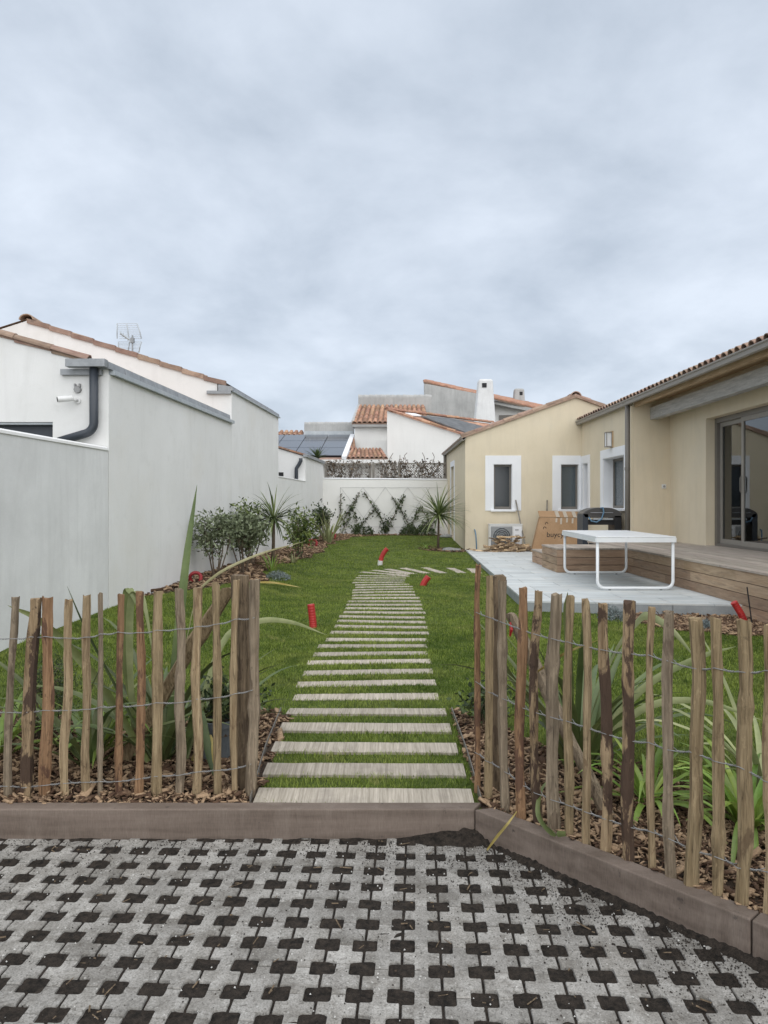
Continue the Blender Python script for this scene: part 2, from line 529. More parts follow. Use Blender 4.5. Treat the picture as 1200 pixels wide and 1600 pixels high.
def G(x, y):
    x = np.asarray(x, dtype=float)
    y = np.asarray(y, dtype=float)
    z = np.interp(y, BY, BZ)
    bank = np.interp(y, [3.6, 4.6, 6, 8, 15, 23, 25], [0, .10, .21, .23, .147, .03, 0])
    z = z + bank * smooth(-.9, -2.5, x)
    z = z - np.interp(y, [9, 13, 19, 25], [0, .05, .085, .03]) * smooth(.4, 1.9, x)
    z = z + .010 * np.sin(x * 2.1 + .7) * np.sin(y * 1.3) * smooth(3.8, 5.5, y)
    return z


def gz(x, y):
    return float(G(x, y))


def ystart(x):
    return np.where(np.asarray(x) <= .45, 3.545, np.maximum(3.545 - (np.asarray(x) - .45) * 1.12, .6))


LBED = np.array([[8.3, -2.95], [9.0, -2.72], [9.6, -2.40], [10.5, -1.98], [11.0, -1.80], [12.2, -1.95], [13.2, -1.90], [15.0, -1.66], [17.5, -1.45], [19, -1.52], [21, -1.35], [22.6, -.95], [23.2, -.3], [23.5, .6], [23.7, 2.2], [26, 3]])


def is_bed(x, y):
    wob = .07 * np.sin(x * 5.1 + 1) + .05 * np.sin(x * 11.3 + y)
    b = (x < -.62) & (y < np.interp(x, [-3.3, -1.6, -.6], [4.55, 4.6, 5.1]) + wob)
    b |= (x > .46) & (y < np.interp(x, [.46, .62, .95, 1.9, 3.2, 6], [5.1, 4.95, 4.35, 3.45, 2.3, 1]) + wob)
    b |= (x > 2.6) & (x < 4.3) & (y < 9.2) & (y > np.interp(x, [2.6, 3.1, 4.3], [8.7, 7.95, 7.1]) + wob)
    b |= (y > 8.3) & (y < 23.2) & (x < np.interp(y, LBED[:, 0], LBED[:, 1]) + .06 * np.sin(y * 4.1))
    b |= (y > np.interp(x, [-2, -1, 0, 2.2], [22.6, 23.0, 23.45, 23.9]))
    b |= (((x - 1.55) / .70) ** 2 + ((y - 19.1) / .62) ** 2 + .12 * np.sin(x * 9)) < 1
    return b


# garden ground sheet
nx, ny = 200, 330
xs = np.linspace(-4.6, 7.0, nx)
ts = np.linspace(0, 1, ny) ** 1.5
XX = np.repeat(xs[None, :], ny, 0)
Y0 = ystart(xs)
YY = Y0[None, :] + ts[:, None] * (27 - Y0[None, :])
ZZ = G(XX, YY)
vv = np.stack([XX, YY, ZZ], -1).reshape(-1, 3)
ii = np.arange(nx * ny).reshape(ny, nx)
quad = np.stack([ii[:-1, :-1], ii[:-1, 1:], ii[1:, 1:], ii[1:, :-1]], -1).reshape(-1, 4)
lawn = np_mesh('lawn', vv, quad.ravel(), np.full(len(quad), 4), M['lawn'], smooth=True)
lawn['kind'] = 'structure'
lawn.data.materials.append(M['bedsoil'])
qc = vv[quad].mean(1)
lawn.data.polygons.foreach_set('material_index', is_bed(qc[:, 0], qc[:, 1]).astype(np.int32))

g = MB().add([(-600, -200, -.16), (600, -200, -.16), (600, 900, -.16), (-600, 900, -.16)], [(0, 1, 2, 3)]).build('ground', M['ground'])
g['kind'] = 'structure'

# ---------------------------------------------------------------- paved parking: soil under a grid of notched concrete blocks
TH = .046
PU = Vector((math.cos(TH), -math.sin(TH), 0))
PV = Vector((math.sin(TH), math.cos(TH), 0))
PER = .1355
PO = Vector((.098, 3.33, 0))
HX, HY = .0445, .0400           # half the size of a planting hole


def paving_side(x, y, margin=0.0):
    """True on the parking side of the sleepers"""
    lim = 3.5 if x <= .43 else 3.5 - (x - .43) * 1.094
    return y < lim - margin


sx = np.linspace(-3.4, 3.4, 260)
sy = np.linspace(.3, 3.62, 150)
SX, SY = np.meshgrid(sx, sy)
from mathutils import noise as mnoise
SZ = np.array([mnoise.noise(Vector((a * 9, b * 9, 0))) * .008 + mnoise.noise(Vector((a * 31, b * 31, 3))) * .006 for a, b in zip(SX.ravel(), SY.ravel())]).reshape(SX.shape) - .0085
dleft = np.where(SX <= .43, 3.5 - SY, ((3.5 - (SX - .43) * 1.094) - SY) / 1.48)
corner = np.exp(-(((SX - .33) / .17) ** 2 + ((SY - 3.49) / .055) ** 2)) * .042
rb = np.where(SX > .38, np.clip(1 - dleft / (.028 + .012 * np.sin(SX * 9) + .008 * np.sin(SX * 23) + .05 * smooth(1.05, 1.4, SX)), 0, 1), 0) * .022
SZ += corner + rb + np.clip(1 - dleft / .03, 0, 1) * .008
vv2 = np.stack([SX, SY, SZ], -1).reshape(-1, 3)
i2 = np.arange(len(vv2)).reshape(SX.shape)
q2 = np.stack([i2[:-1, :-1], i2[:-1, 1:], i2[1:, 1:], i2[1:, :-1]], -1).reshape(-1, 4)
soil = np_mesh('soil', vv2, q2.ravel(), np.full(len(q2), 4), M['soil'], smooth=True)
soil['kind'] = 'structure'


def block_outline():
    a, b = PER / 2 - .0045, PER / 2 - .0018
    cx, cy = PER / 2 - HX, PER / 2 - HY
    pts = []
    r = .010
    for sxn, syn in ((1, 1), (-1, 1), (-1, -1), (1, -1)):
        inner = Vector((sxn * cx, syn * cy, 0))
        A = Vector((sxn * a, syn * cy, 0))
        B = Vector((sxn * cx, syn * b, 0))
        rnd = [inner + Vector((sxn * r, 0, 0)), inner + Vector((sxn * r * .3, syn * r * .3, 0)), inner + Vector((0, syn * r, 0))]
        seq = [A] + rnd + [B]
        if sxn * syn < 0:
            seq = seq[::-1]
        pts += seq
    return pts


def block_geo():
    o = block_outline()
    n = len(o)
    vs = [(p.x, p.y, -.06) for p in o] + [(p.x, p.y, -.004) for p in o] + [(p.x * .965, p.y * .965, 0) for p in o]
    fs = [tuple(range(2 * n, 3 * n))]
    for k in range(n):
        k2 = (k + 1) % n
        fs += [(k, k2, n + k2, n + k), (n + k, n + k2, 2 * n + k2, 2 * n + k)]
    return vs, fs


bvs, bfs = block_geo()
paving = setting('paving', (0, 2.8, 0))
block_me = MB().add(bvs, bfs).mesh('paver', M['paver'])
cells = []
for i in range(-26, 27):
    for j in range(-20, 4):
        p = PO + PU * ((i + .5) * PER) + PV * ((j + .5) * PER)
        if p.y < .7 or abs(p.x) > 3.0 or not paving_side(p.x, p.y, -.085):
            continue
        sxp, syp = 600 + FPX * p.x / p.y, 788 + FPX * EYE / p.y
        cells.append((not (-30 < sxp < 1230 and syp < 1640), p.y, p))
cells.sort(key=lambda c: (c[0], c[1]))
rest = MB()
for k, (outf, yy, p) in enumerate(cells):
    dz = random.uniform(-.003, .002)
    tx, ty = random.uniform(-.012, .012), random.uniform(-.012, .012)
    M4 = Matrix.Translation((p.x, p.y, dz)) @ Matrix.Rotation(-TH + random.uniform(-.012, .012), 4, 'Z') @ Matrix.Rotation(tx, 4, 'X') @ Matrix.Rotation(ty, 4, 'Y')
    if k < 300 and not outf:
        place(block_me, 'paver', paving, M4)
    else:
        rest.add([M4 @ Vector(v) for v in bvs], bfs)
rest.build('outer_pavers', M['paver'], paving)['kind'] = 'stuff'

# crumbs of soil and grit lying about on the paving
def scatter_bits(name, n, size, mat, bias, zoff):
    V, F = [], []
    cnt = 0
    tries = 0
    while cnt < n and tries < n * 60:
        tries += 1
        x, y = random.uniform(-2.3, 2.3), random.uniform(1.9, 3.5)
        if not paving_side(x, y, .015):
            continue
        dl = (3.5 - y) if x <= .43 else ((3.5 - (x - .43) * 1.094) - y) / 1.48
        keep = bias + (1 - bias) * math.exp(-dl / .16) * (1.0 if x > -.1 else .3)
        if random.random() > keep:
            continue
        q = PO - Vector((x, y, 0))
        u, v = q.dot(PU) / PER, q.dot(PV) / PER
        hole = abs(u - round(u)) * PER < HX and abs(v - round(v)) * PER < HY
        zb = (-.006 if hole else .0) + zoff
        s = size * random.uniform(.4, 1.5)
        a = random.uniform(0, 6.28)
        b = len(V)
        for dx, dy, dzz in ((1, 0, 0), (-.3, .9, 0), (-.6, -.8, 0), (.1, .1, 1.1)):
            V.append((x + s * (dx * math.cos(a) - dy * math.sin(a)), y + s * (dx * math.sin(a) + dy * math.cos(a)), zb + s * dzz))
        F += [b, b + 1, b + 3, b + 1, b + 2, b + 3, b + 2, b, b + 3]
        cnt += 1
    o = np_mesh(name, V, F, [3] * (len(F) // 3), mat)
    return tag(o, kind='stuff')


scatter_bits('soil_crumbs', 7000, .0032, M['crumb'], .012, .0)
scatter_bits('pale_grit', 520, .0034, M['pebble'], .25, .001)

# splinters lying in the planting holes
V, F = [], []
rs = random.Random(77)
for k in range(420):
    i, j = rs.randint(-24, 24), rs.randint(-11, 2)
    p = PO + PU * (i * PER + rs.uniform(-.032, .032)) + PV * (j * PER + rs.uniform(-.028, .028))
    if not paving_side(p.x, p.y, .03):
        continue
    a, ln, wd = rs.uniform(0, 6.283), rs.lognormvariate(-4.6, .55), rs.uniform(.0012, .0032)
    ux, uy = math.cos(a) * ln, math.sin(a) * ln
    sx_, sy_ = -math.sin(a) * wd, math.cos(a) * wd
    z0 = .001 + rs.uniform(-.003, .004)
    tl = rs.uniform(-.25, .25) * ln
    b = len(V)
    for (q, r_, h_) in ((-1, -1, 0), (1, -1, 0), (1, 1, 0), (-1, 1, 0), (-1, 0, 1), (1, 0, 1)):
        V.append((p.x + q * ux + r_ * sx_, p.y + q * uy + r_ * sy_, z0 + q * tl + h_ * wd * 1.3))
    F += [b, b + 1, b + 5, b + 4, b + 2, b + 3, b + 4, b + 5]
tag(np_mesh('wood_splinters', V, F, [4] * (len(F) // 4), M['post']), kind='stuff')

# ---------------------------------------------------------------- sleepers edging the garden
def sleeper(p, q, thick, z0, z1, label, end_cut=(0, 0)):
    p, q = Vector((*p, 0)), Vector((*q, 0))
    t = (q - p).normalized()
    nrm = Vector((-t.y, t.x, 0)) * thick
    a, b = p, q
    poly = [a, b, b + nrm + t * end_cut[1], a + nrm + t * end_cut[0]]
    m = MB().prism([(v.x, v.y) for v in poly], z0, z1)
    o = m.build('garden_sleeper', M['sleeper'], loc=(p.x, p.y, z0), bevel=.006)
    return tag(o, label, 'sleeper', 'sleepers between paving and beds')


sleeper((-3.6, 3.5), (.428, 3.5), .083, -.1, .140, 'long brown sleeper edging the paving in front of the slab path', (0, .045))
sleeper((.432, 3.5), (1.279, 2.572), .083, -.1, .140, 'brown sleeper running diagonally from the path corner beside the bed', (.045, 0))
sleeper((1.283, 2.568), (2.5, 1.235), .083, -.1, .139, 'brown sleeper butted to the far end of the diagonal sleeper')

# ---------------------------------------------------------------- slab path
path = setting('garden_path', (0, 3.7, .14))
ROWS = [(1241.7, 395, 743), (1200, 411.7, 728), (1166, 425, 715), (1134.7, 438, 704), (1109, 448, 698), (1085.7, 459, 685), (1065, 463, 681.7), (1047.7, 474, 676),
        (1031.7, 480, 673), (1019, 490, 668), (1007, 497, 667), (997, 509, 668), (986, 516, 670), (976.7, 523, 669), (968.5, 527, 665), (961.5, 530, 664), (954.5, 537, 665),
        (948.6, 540, 660), (943, 541, 660), (937.8, 543, 657), (933, 549, 656), (928.5, 550, 649), (924, 550, 648), (920, 551, 646), (916, 555, 645), (912.3, 556, 638), (908.6, 553, 630),
        (905, 555, 630), (901.5, 556, 634), (898.2, 560, 640)]
STONES = []


def slab(cx, cy, w, dpt, rot):
    m = MB()
    hw, hd = w / 2, dpt / 2
    nseg = 8
    top, bot = [], []
    rr = random.Random(int(cy * 1000))
    fr = [(-hw + 2 * hw * k / nseg, -hd + rr.uniform(-.004, .004)) for k in range(nseg + 1)]
    bk = [(hw - 2 * hw * k / nseg, hd + rr.uniform(-.004, .004)) for k in range(nseg + 1)]
    out = fr + bk
    ca, sa = math.cos(rot), math.sin(rot)

    def zt(x, y):
        return gz(x, y) + (.016 if y < 5 else .006)
    o = MB().prism([(cx + x * ca - y * sa, cy + x * sa + y * ca) for x, y in out], lambda x, y: zt(x, y) - .06, zt).build('slab', M['slab'], path)
    STONES.append((cx, cy, hw, hd, rot))
    return o


def depth_of(y_px, zfun=lambda d: float(np.interp(d, BY, BZ)) + .02):
    lo, hi = 2.0, 40.0
    for _ in range(50):
        mid = (lo + hi) / 2
        if 788 + FPX * (EYE - zfun(mid)) / mid > y_px:
            lo = mid
        else:
            hi = mid
    return (lo + hi) / 2


prev = None
for k, (yp, xl, xr) in enumerate(ROWS):
    d = depth_of(yp)
    w = min((xr - xl) / FPX * d, 1.08)
    cx = ((xl + xr) / 2 - 600) / FPX * d
    slab(cx, d, max(w, .84), .162 - .0012 * k, random.uniform(-.008, .008) - (.012 if k < 6 else 0))
    last = (cx, d)
# the bend towards the terrace
def lawn_at(px, py):
    d = 12.0
    for _ in range(40):
        d = (EYE - gz((px - 600) / FPX * d, d) - .006) * FPX / (py - 788)
    return (px - 600) / FPX * d, d


for (x0, y0, x1, y1) in ((577, 894.6, 622, 898.0), (591, 891.8, 633, 896.2), (607, 889.4, 643, 896.0), (633, 888.2, 662, 894.4), (668, 888.2, 687, 893.6), (706, 888.4, 719, 893.8), (737, 889.2, 744, 894.0)):
    a_, b_ = lawn_at(x0, y0), lawn_at(x1, y1)
    slab((a_[0] + b_[0]) / 2, (a_[1] + b_[1]) / 2, .92, .175, math.atan2(b_[1] - a_[1], b_[0] - a_[0]))
# metal edging strips on either side of the first slabs
for pts, lab in (([(-.655, 3.60), (-.69, 4.3), (-.70, 5.0)], 'thin dark edging strip on the potted plant side of the path'), ([(.475, 3.60), (.475, 4.2), (.46, 5.0)], 'thin dark edging strip on the terrace side of the path')):
    m = MB()
    for a, b in zip(pts[:-1], pts[1:]):
        m.bar((a[0], a[1], gz(*a) + .012), (b[0], b[1], gz(*b) + .012), .005, .06)
    tag(m.build('edging_strip', M['taupe'], loc=(pts[0][0], pts[0][1], gz(*pts[0]))), lab, 'edging')

# ---------------------------------------------------------------- barrel tiles
def barrel(r0=.5, r1=.42, th=.08, n=8, taper=True):
    """half-round tile, one unit long along Y, one unit wide"""
    V, F = [], []
    for (y, r) in ((0, r0), (1, r1)):
        for rad in (r, r - th):
            for k in range(n + 1):
                a = math.pi * k / n
                V.append((rad * math.cos(a), y, rad * math.sin(a)))
    m = n + 1
    for k in range(n):
        F.append((k, k + 1, 2 * m + k + 1, 2 * m + k))
        F.append((m + k + 1, m + k, 3 * m + k, 3 * m + k + 1))
        F.append((k + 1, k, m + k, m + k + 1))
        F.append((2 * m + k, 2 * m + k + 1, 3 * m + k + 1, 3 * m + k))
    for k in (0, n):
        F.append((k, m + k, 3 * m + k, 2 * m + k))
    return V, F


BV, BF = barrel()
tile_me = MB().add(BV, BF).mesh('roof_tile', M['terracotta'], smooth=False)
tile_me2 = MB().add(BV, BF).mesh('brown_roof_tile', M['browntile'], smooth=False)


def tile_line(parent, p, q, n, width, nrm, me, name='roof_tile', over=1.12, lift=.0):
    """tiles laid end to end from p (low) to q (high)"""
    p, q = Vector(p), Vector(q)
    step = (q - p) / n
    for k in range(n):
        s = width * random.uniform(.96, 1.04)
        place(me, name, parent, frame(p + step * k + Vector(nrm).normalized() * (lift + random.uniform(0, .012)), step + Vector((0, random.uniform(-.02, .02), 0)) * step.length, nrm, (s, step.length * over, s)))


def tile_slope(parent, e0, e1, h0, h1, cols, courses, me, individual=True, name='roof_tile', mat=None):
    """covered slope: eave e0-e1, top h0-h1; cover tiles individually or joined, on a slab"""
    e0, e1, h0, h1 = (Vector(v) for v in (e0, e1, h0, h1))
    nrm = (e1 - e0).cross(h0 - e0).normalized()
    if nrm.z < 0:
        nrm = -nrm
    MB().extr([e0, e1, h1, h0], -nrm * .08).build('roof_bed', mat or M['browntile'], parent)
    joined = MB()
    for i in range(cols):
        u = (i + .5) / cols
        lo, hi = e0.lerp(e1, u), h0.lerp(h1, u)
        w = ((e1 - e0).length / cols * .5 + (h1 - h0).length / cols * .5) * .86
        st = (hi - lo) / courses
        for c in range(courses):
            M4 = frame(lo + st * (c - .06) + nrm * (random.uniform(0, .012) + .004 * c % .01), st, nrm, (w, st.length * 1.14, w))
            if individual:
                place(me, name, parent, M4)
            else:
                joined.add([M4 @ Vector(v) for v in BV], BF)
    if not individual:
        o = joined.build('roof_tiles', me.materials[0], parent)
        o['kind'] = 'stuff'

# ---------------------------------------------------------------- left: white houses along the boundary
def wall_run(d0, d1, z0, z1, thick=.22, off=0.0):
    return [(XW(d0) + off, d0), (XW(d1) + off, d1), (XW(d1) - thick, d1), (XW(d0) - thick, d0)]


# low boundary wall, nearest stretch
lw = thing('boundary_wall', 'low streaked white garden wall with rounded top in front of the security camera house', 'wall', (XW(6), 6, 0))
MB().prism(wall_run(2.2, 7.895, 0, 0), -.15, 2.165).build('wall', M['oldwhite'], lw)
m = MB()
prof = [(.012, 2.165), (.008, 2.19), (-.03, 2.208), (-.11, 2.216), (-.19, 2.208), (-.232, 2.19), (-.236, 2.165)]
m.extr([(XW(2.2) + a, 2.2, b) for a, b in prof], (XW(7.895) - XW(2.2), 5.695, 0))
m.build('coping', M['white'], lw, smooth=False)

# house A, with camera and downpipe
dA0, dA1 = 7.91, 12.755
XA = XW(dA0)
SLA = .295
roofA = lambda x, y: min(3.15 + .295 * max(0, XW(y) - .18 - x), 3.15 + .295 * 4.6 - .295 * max(0, (XW(y) - .18 - x) - 4.6))
hA = thing('white_house', 'white rendered house with black downpipe and zinc gutter above the low wall', 'house', (XA, dA0, 0))
wd_x0, wd_x1, wd_z0, wd_z1 = -6.2, -3.56, 1.2, 2.475
m = MB()
m.prism([(XA, dA0), (XW(dA1), dA1), (XW(dA1) - .25, dA1), (XA - .25, dA0 + .25)], -.15, 2.985)
# gable pieces round the window
m.prism([(XA, dA0), (XA - .25, dA0 + .25), (wd_x1, dA0 + .25), (wd_x1, dA0)], -.15, lambda x, y: roofA(x, dA0) - .03)
m.prism([(wd_x0, dA0), (wd_x1, dA0), (wd_x1, dA0 + .25), (wd_x0, dA0 + .25)], wd_z1, lambda x, y: roofA(x, dA0) - .03)
m.prism([(wd_x0, dA0), (wd_x1, dA0), (wd_x1, dA0 + .25), (wd_x0, dA0 + .25)], -.15, wd_z0)
m.prism([(-7.6, dA0), (wd_x0, dA0), (wd_x0, dA0 + .25), (-7.6, dA0 + .25)], -.15, lambda x, y: roofA(x, dA0) - .03)
m.build('wall', M['white'], hA)
MB().box(wd_x0, wd_x1, dA0 + .10, dA0 + .13, wd_z0, wd_z1).build('window_shutter', M['anthracite'], hA)
fr = MB().box(wd_x0, wd_x1, dA0 + .02, dA0 + .10, wd_z1 - .025, wd_z1 - .001).build('window_head', M['zinc_pale'], hA)
# roof sheet
m = MB()
xr = XA - 4.6
m.add([(XA - .15, dA0 - .02, roofA(XA - .15, dA0)), (XW(dA1) - .15, dA1, roofA(XW(dA1) - .15, dA1)), (xr + .3, dA1, roofA(xr, dA0) + .02), (xr, dA0 - .02, roofA(xr, dA0))], [(0, 1, 2, 3)])
m.build('roof', M['browntile'], hA)
# verge tiles over the gable
tile_line(hA, (XA - .22, dA0 + .02, roofA(XA - .22, dA0) - .01), (xr, dA0 + .02, roofA(xr, dA0) - .01), 11, .13, (0, 0, 1), tile_me2, 'verge_tile', lift=-.02)
for k in range(11):
    a = Vector((XA - .22, dA0 - .015, 0)).lerp(Vector((xr, dA0 - .015, 0)), k / 11)
    b = Vector((XA - .22, dA0 - .015, 0)).lerp(Vector((xr, dA0 - .015, 0)), (k + .985) / 11)
    m = MB().extr([(a.x, a.y, roofA(a.x, dA0) - .045), (b.x, b.y, roofA(b.x, dA0) - .065), (b.x, b.y, roofA(b.x, dA0) - .005), (a.x, a.y, roofA(a.x, dA0) + .022)], (0, .06, 0))
    m.build('verge_edge_tile', M['browntile'], hA)
# zinc gutter: pale strip and plates, piece by piece
m = MB()
m.prism([(XW(dA0) + .055, dA0 + .03), (XW(dA1) + .055, dA1), (XW(dA1) - .05, dA1), (XW(dA0) - .05, dA0 + .03)], 2.987, 3.035)
m.build('gutter_strip', M['zinc_pale'], hA)
for k in range(11):
    a, b = dA0 - .06 + k * .43, dA0 - .06 + (k + 1) * .43 - .012
    if b > dA1: b = dA1
    m = MB().extr([(XW(a) + .035, a, 3.037), (XW(a) + .02, a, 3.115), (XW(a) - .16, a, 3.15), (XW(a) - .16, a, 3.037)], (XW(b) - XW(a), b - a, 0))
    m.build('zinc_plate', M['zinc'], hA)
MB().box(XA - .40, XA + .015, dA0 - .16, dA0 - .062, 3.045, 3.125).build('gutter_end_box', M['zinc'], hA)
MB().box(XA - .50, XA - .06, dA0 - .05, dA0 - .001, 2.975, 3.035).build('gutter_return', M['zinc'], hA)
# downpipe with a bend
pp = [(XA - .13, dA0 - .075, 3.05), (XA - .13, dA0 - .075, 2.46)]
for k in range(1, 7):
    a = k / 6 * math.radians(75)
    pp.append((XA - .13 - .12 * (1 - math.cos(a)), dA0 - .075, 2.46 - .12 * math.sin(a)))
pp.append((XA - .50, dA0 - .075, 2.26))
MB().tube(pp, .046, 12).build('downpipe', M['anthracite'], hA, smooth=True)

# security camera on that gable
sc = thing('security_camera', 'white bullet security camera under a junction box on the white gable', 'camera', tuple(P(118, 626, dA0)))
c = P(122, 626, dA0)
MB().tube([(c.x, dA0 + .004, c.z), (c.x, dA0 - .02, c.z)], .034, 14).build('mount_plate', M['white_plastic'], sc)
MB().tube([(c.x, dA0 - .02, c.z), (c.x - .01, dA0 - .06, c.z), (c.x - .05, dA0 - .08, c.z + .002)], .014, 10).build('arm', M['white_plastic'], sc, smooth=True)
b0, b1 = Vector((c.x - .02, dA0 - .08, c.z + .015)), Vector((c.x - .15, dA0 - .16, c.z - .010))
bd = MB().tube([b0, b0.lerp(b1, .05), b1], [.022, .031, .032], 14).build('camera_body', M['white_plastic'], sc)
dirn = (b1 - b0).normalized()
MB().tube([b1 - dirn * .002, b1 + dirn * .004], .027, 14).build('lens', M['black_plastic'], bd)
jb = P(122, 609, dA0)
jbo = MB().tube([(jb.x, dA0 + .004, jb.z), (jb.x, dA0 - .035, jb.z)], [.042, .036], 8).build('junction_box', M['grey_plastic'], sc)
for s in (-1, 1):
    MB().box(jb.x + s * .025 - .008, jb.x + s * .025 + .008, dA0 - .03, dA0, jb.z + .03, jb.z + .062).build('clip', M['grey_plastic'], jbo)

# house B
dB0, dB1 = 12.76, 16.65
XB = XW(dB0)
rise = .323
roofB = lambda x, y: 3.70 + rise * max(0, min(XW(y) - .12 - x, 2 * 3.42 - (XW(y) - .12 - x)))
hB = thing('white_house', 'taller white house with long tiled verge and aerial on its roof', 'house', (XB, dB0, 0))
xrB = XB - .12 - 3.42
m = MB()
m.prism([(XB, dB0), (XW(dB1), dB1), (XW(dB1) - .25, dB1), (XB - .25, dB0)], -.15, 3.535)
m.extr([(XB - .25, dB0, -.15), (XB - .25, dB0, roofB(XB - .25, dB0) - .03), (xrB, dB0, roofB(xrB, dB0) - .03), (xrB - 3.4, dB0, roofB(xrB - 3.4, dB0) - .03), (xrB - 3.4, dB0, -.15)], (0, .25, 0))
m.build('wall', M['white'], hB)
m = MB()
for s in (0, 1):
    xa, xb = (XB - .1, xrB) if s == 0 else (xrB, xrB - 3.5)
    xa1, xb1 = (XW(dB1) - .1, xrB + .25) if s == 0 else (xrB + .25, xrB - 3.5)
    m.add([(xa, dB0 - .02, roofB(xa, dB0)), (xa1, dB1, roofB(xa1, dB1)), (xb1, dB1, roofB(xb1, dB1)), (xb, dB0 - .02, roofB(xb, dB0))], [(0, 1, 2, 3)])
m.build('roof', M['browntile'], hB)
for k in range(9):
    f = lambda t: Vector((XB - .10 + (xrB - XB + .10) * t, dB0 - .03, 0))
    a, b = f(k / 9), f((k + .99) / 9)
    MB().extr([(a.x, a.y, roofB(a.x, dB0) - .055), (b.x, b.y, roofB(b.x, dB0) - .075), (b.x, b.y, roofB(b.x, dB0) - .0), (a.x, a.y, roofB(a.x, dB0) + .03)], (0, .08, 0)).build('verge_edge_tile', M['browntile'], hB)
tile_line(hB, (XB - .45, dB0 + .05, roofB(XB - .45, dB0) - .02), (xrB, dB0 + .05, roofB(xrB, dB0) - .02), 9, .12, (0, 0, 1), tile_me2, 'verge_tile', lift=-.02)
place(tile_me2, 'ridge_tile', hB, frame((xrB, dB0 - .05, roofB(xrB, dB0) - .02), (0, 1, 0), (0, 0, 1), (.26, .5, .20)))
for k in range(9):
    a, b = dB0 - .05 + k * .435, dB0 - .05 + (k + 1) * .435 - .012
    m = MB().extr([(XW(a) + .035, a, 3.555), (XW(a) + .02, a, 3.625), (XW(a) - .22, a, 3.66), (XW(a) - .22, a, 3.555)], (XW(b) - XW(a), b - a, 0))
    m.build('zinc_plate', M['zinc'], hB)
MB().prism([(XW(dB0) + .05, dB0), (XW(dB1) + .05, dB1), (XW(dB1) - .04, dB1), (XW(dB0) - .04, dB0)], 3.537, 3.553).build('gutter_strip', M['zinc_pale'], hB)
MB().box(XB - .42, XB - .0, dB0 - .06, dB0 - .001, 3.50, 3.553).build('gutter_return', M['zinc'], hB)

# aerial
aB = P(207, 548, dB0 + .45)
an = thing('tv_aerial', 'grey grid television aerial on a short mast above the tiled verge', 'aerial', (aB.x, aB.y, aB.z - .25))
MB().tube([(aB.x, aB.y, aB.z - .3), (aB.x, aB.y, P(0, 524, aB.y).z)], .014, 8).build('mast', M['zinc'], an)
def panel(px0, px1, y0, y1, bend):
    m = MB()
    d = aB.y + .05
    n = 8
    for k in range(n + 1):
        t = k / n
        y = y0 + (y1 - y0) * t
        a, b = P(px0 + bend * t * .5, y, d), P(px1 + bend * t, y, d)
        m.bar(a, b, .006, .006)
    for fx in (0, .48, 1):
        a, mid, b = P(px0 + (px1 - px0) * fx, y0, d), P(px0 + (px1 - px0) * fx + bend * .6 * fx, (y0 + y1) / 2, d - .02), P(px0 + (px1 - px0) * fx + bend * fx, y1, d)
        m.tube([a, mid, b], .011, 6)
    m.build('reflector_grid', M['zinc_pale'], an)
panel(183, 214, 505.5, 529, 7)
panel(185, 221, 534, 551, -4)
bt = thing
m = MB()
m.tube([P(205, 533, aB.y), P(188, 521, aB.y - .12)], .016, 8)
for k in range(4):
    q = P(190 + k * 4, 522.5 + k * 2.6, aB.y - .1 + k * .025)
    m.bar(q + Vector((-.02, 0, .05)), q + Vector((.02, 0, -.05)), .012, .012)
m.build('boom', M['zinc_pale'], an)
MB().box(aB.x - .03, aB.x + .03, aB.y - .03, aB.y + .03, P(0, 536, aB.y).z, P(0, 528, aB.y).z).build('clamp', M['zinc'], an)

# low wall between houses, and house C
lw2 = thing('boundary_wall', 'far stretch of low white wall between two white houses behind the shrubs', 'wall', (XW(18), 18, .3))
MB().prism(wall_run(16.655, 20.195, 0, 0), -.15, 2.20).build('wall', M['white'], lw2)
MB().prism([(XW(16.655) + .012, 16.655), (XW(20.195) + .012, 20.195), (XW(20.195) - .235, 20.195), (XW(16.655) - .235, 16.655)], 2.202, 2.235).build('coping', M['white'], lw2, bevel=.012)
dC0, dC1 = 20.2, 23.5
XC = XW(dC0)
hC = thing('white_house', 'small white outhouse with black swan neck downpipe next to the back wall', 'house', (XC, dC0, .3))
roofC = lambda x, y: 2.93 + .30 * max(0, XW(y) - x)
MB().prism([(XC, dC0), (XW(dC1), dC1), (XW(dC1) - 3, dC1), (XC - 3, dC0)], -.15, lambda x, y: roofC(x, y) - .03).build('wall', M['white'], hC)
MB().extr([(XC + .0, dC0 - .05, 2.92), (XC - 3, dC0 - .05, 3.82), (XC - 3, dC0 - .05, 3.87), (XC + .0, dC0 - .05, 2.97)], (XW(dC1) - XC, dC1 - dC0, 0)).build('roof', M['terracotta'], hC)
MB().prism([(XC + .06, dC0 - .06), (XW(dC1) + .06, dC1), (XW(dC1) - .06, dC1), (XC - .06, dC0 - .06)], 2.885, 2.965).build('gutter', M['zinc'], hC)
pt = [P(470, 716, dC0 - .08), P(470, 720, dC0 - .08), P(467, 726, dC0 - .08), P(463, 732, dC0 - .08), P(463, 737, dC0 - .08), P(463, 752, dC0 - .08)]
MB().tube(pt, .05, 10).build('downpipe', M['anthracite'], hC, smooth=True)
a, b = P(435.5, 738, dC0), P(443, 744, dC0)
MB().box(a.x, b.x, dC0 - .01, dC0 + .05, b.z, a.z).build('window', M['dark'], hC)

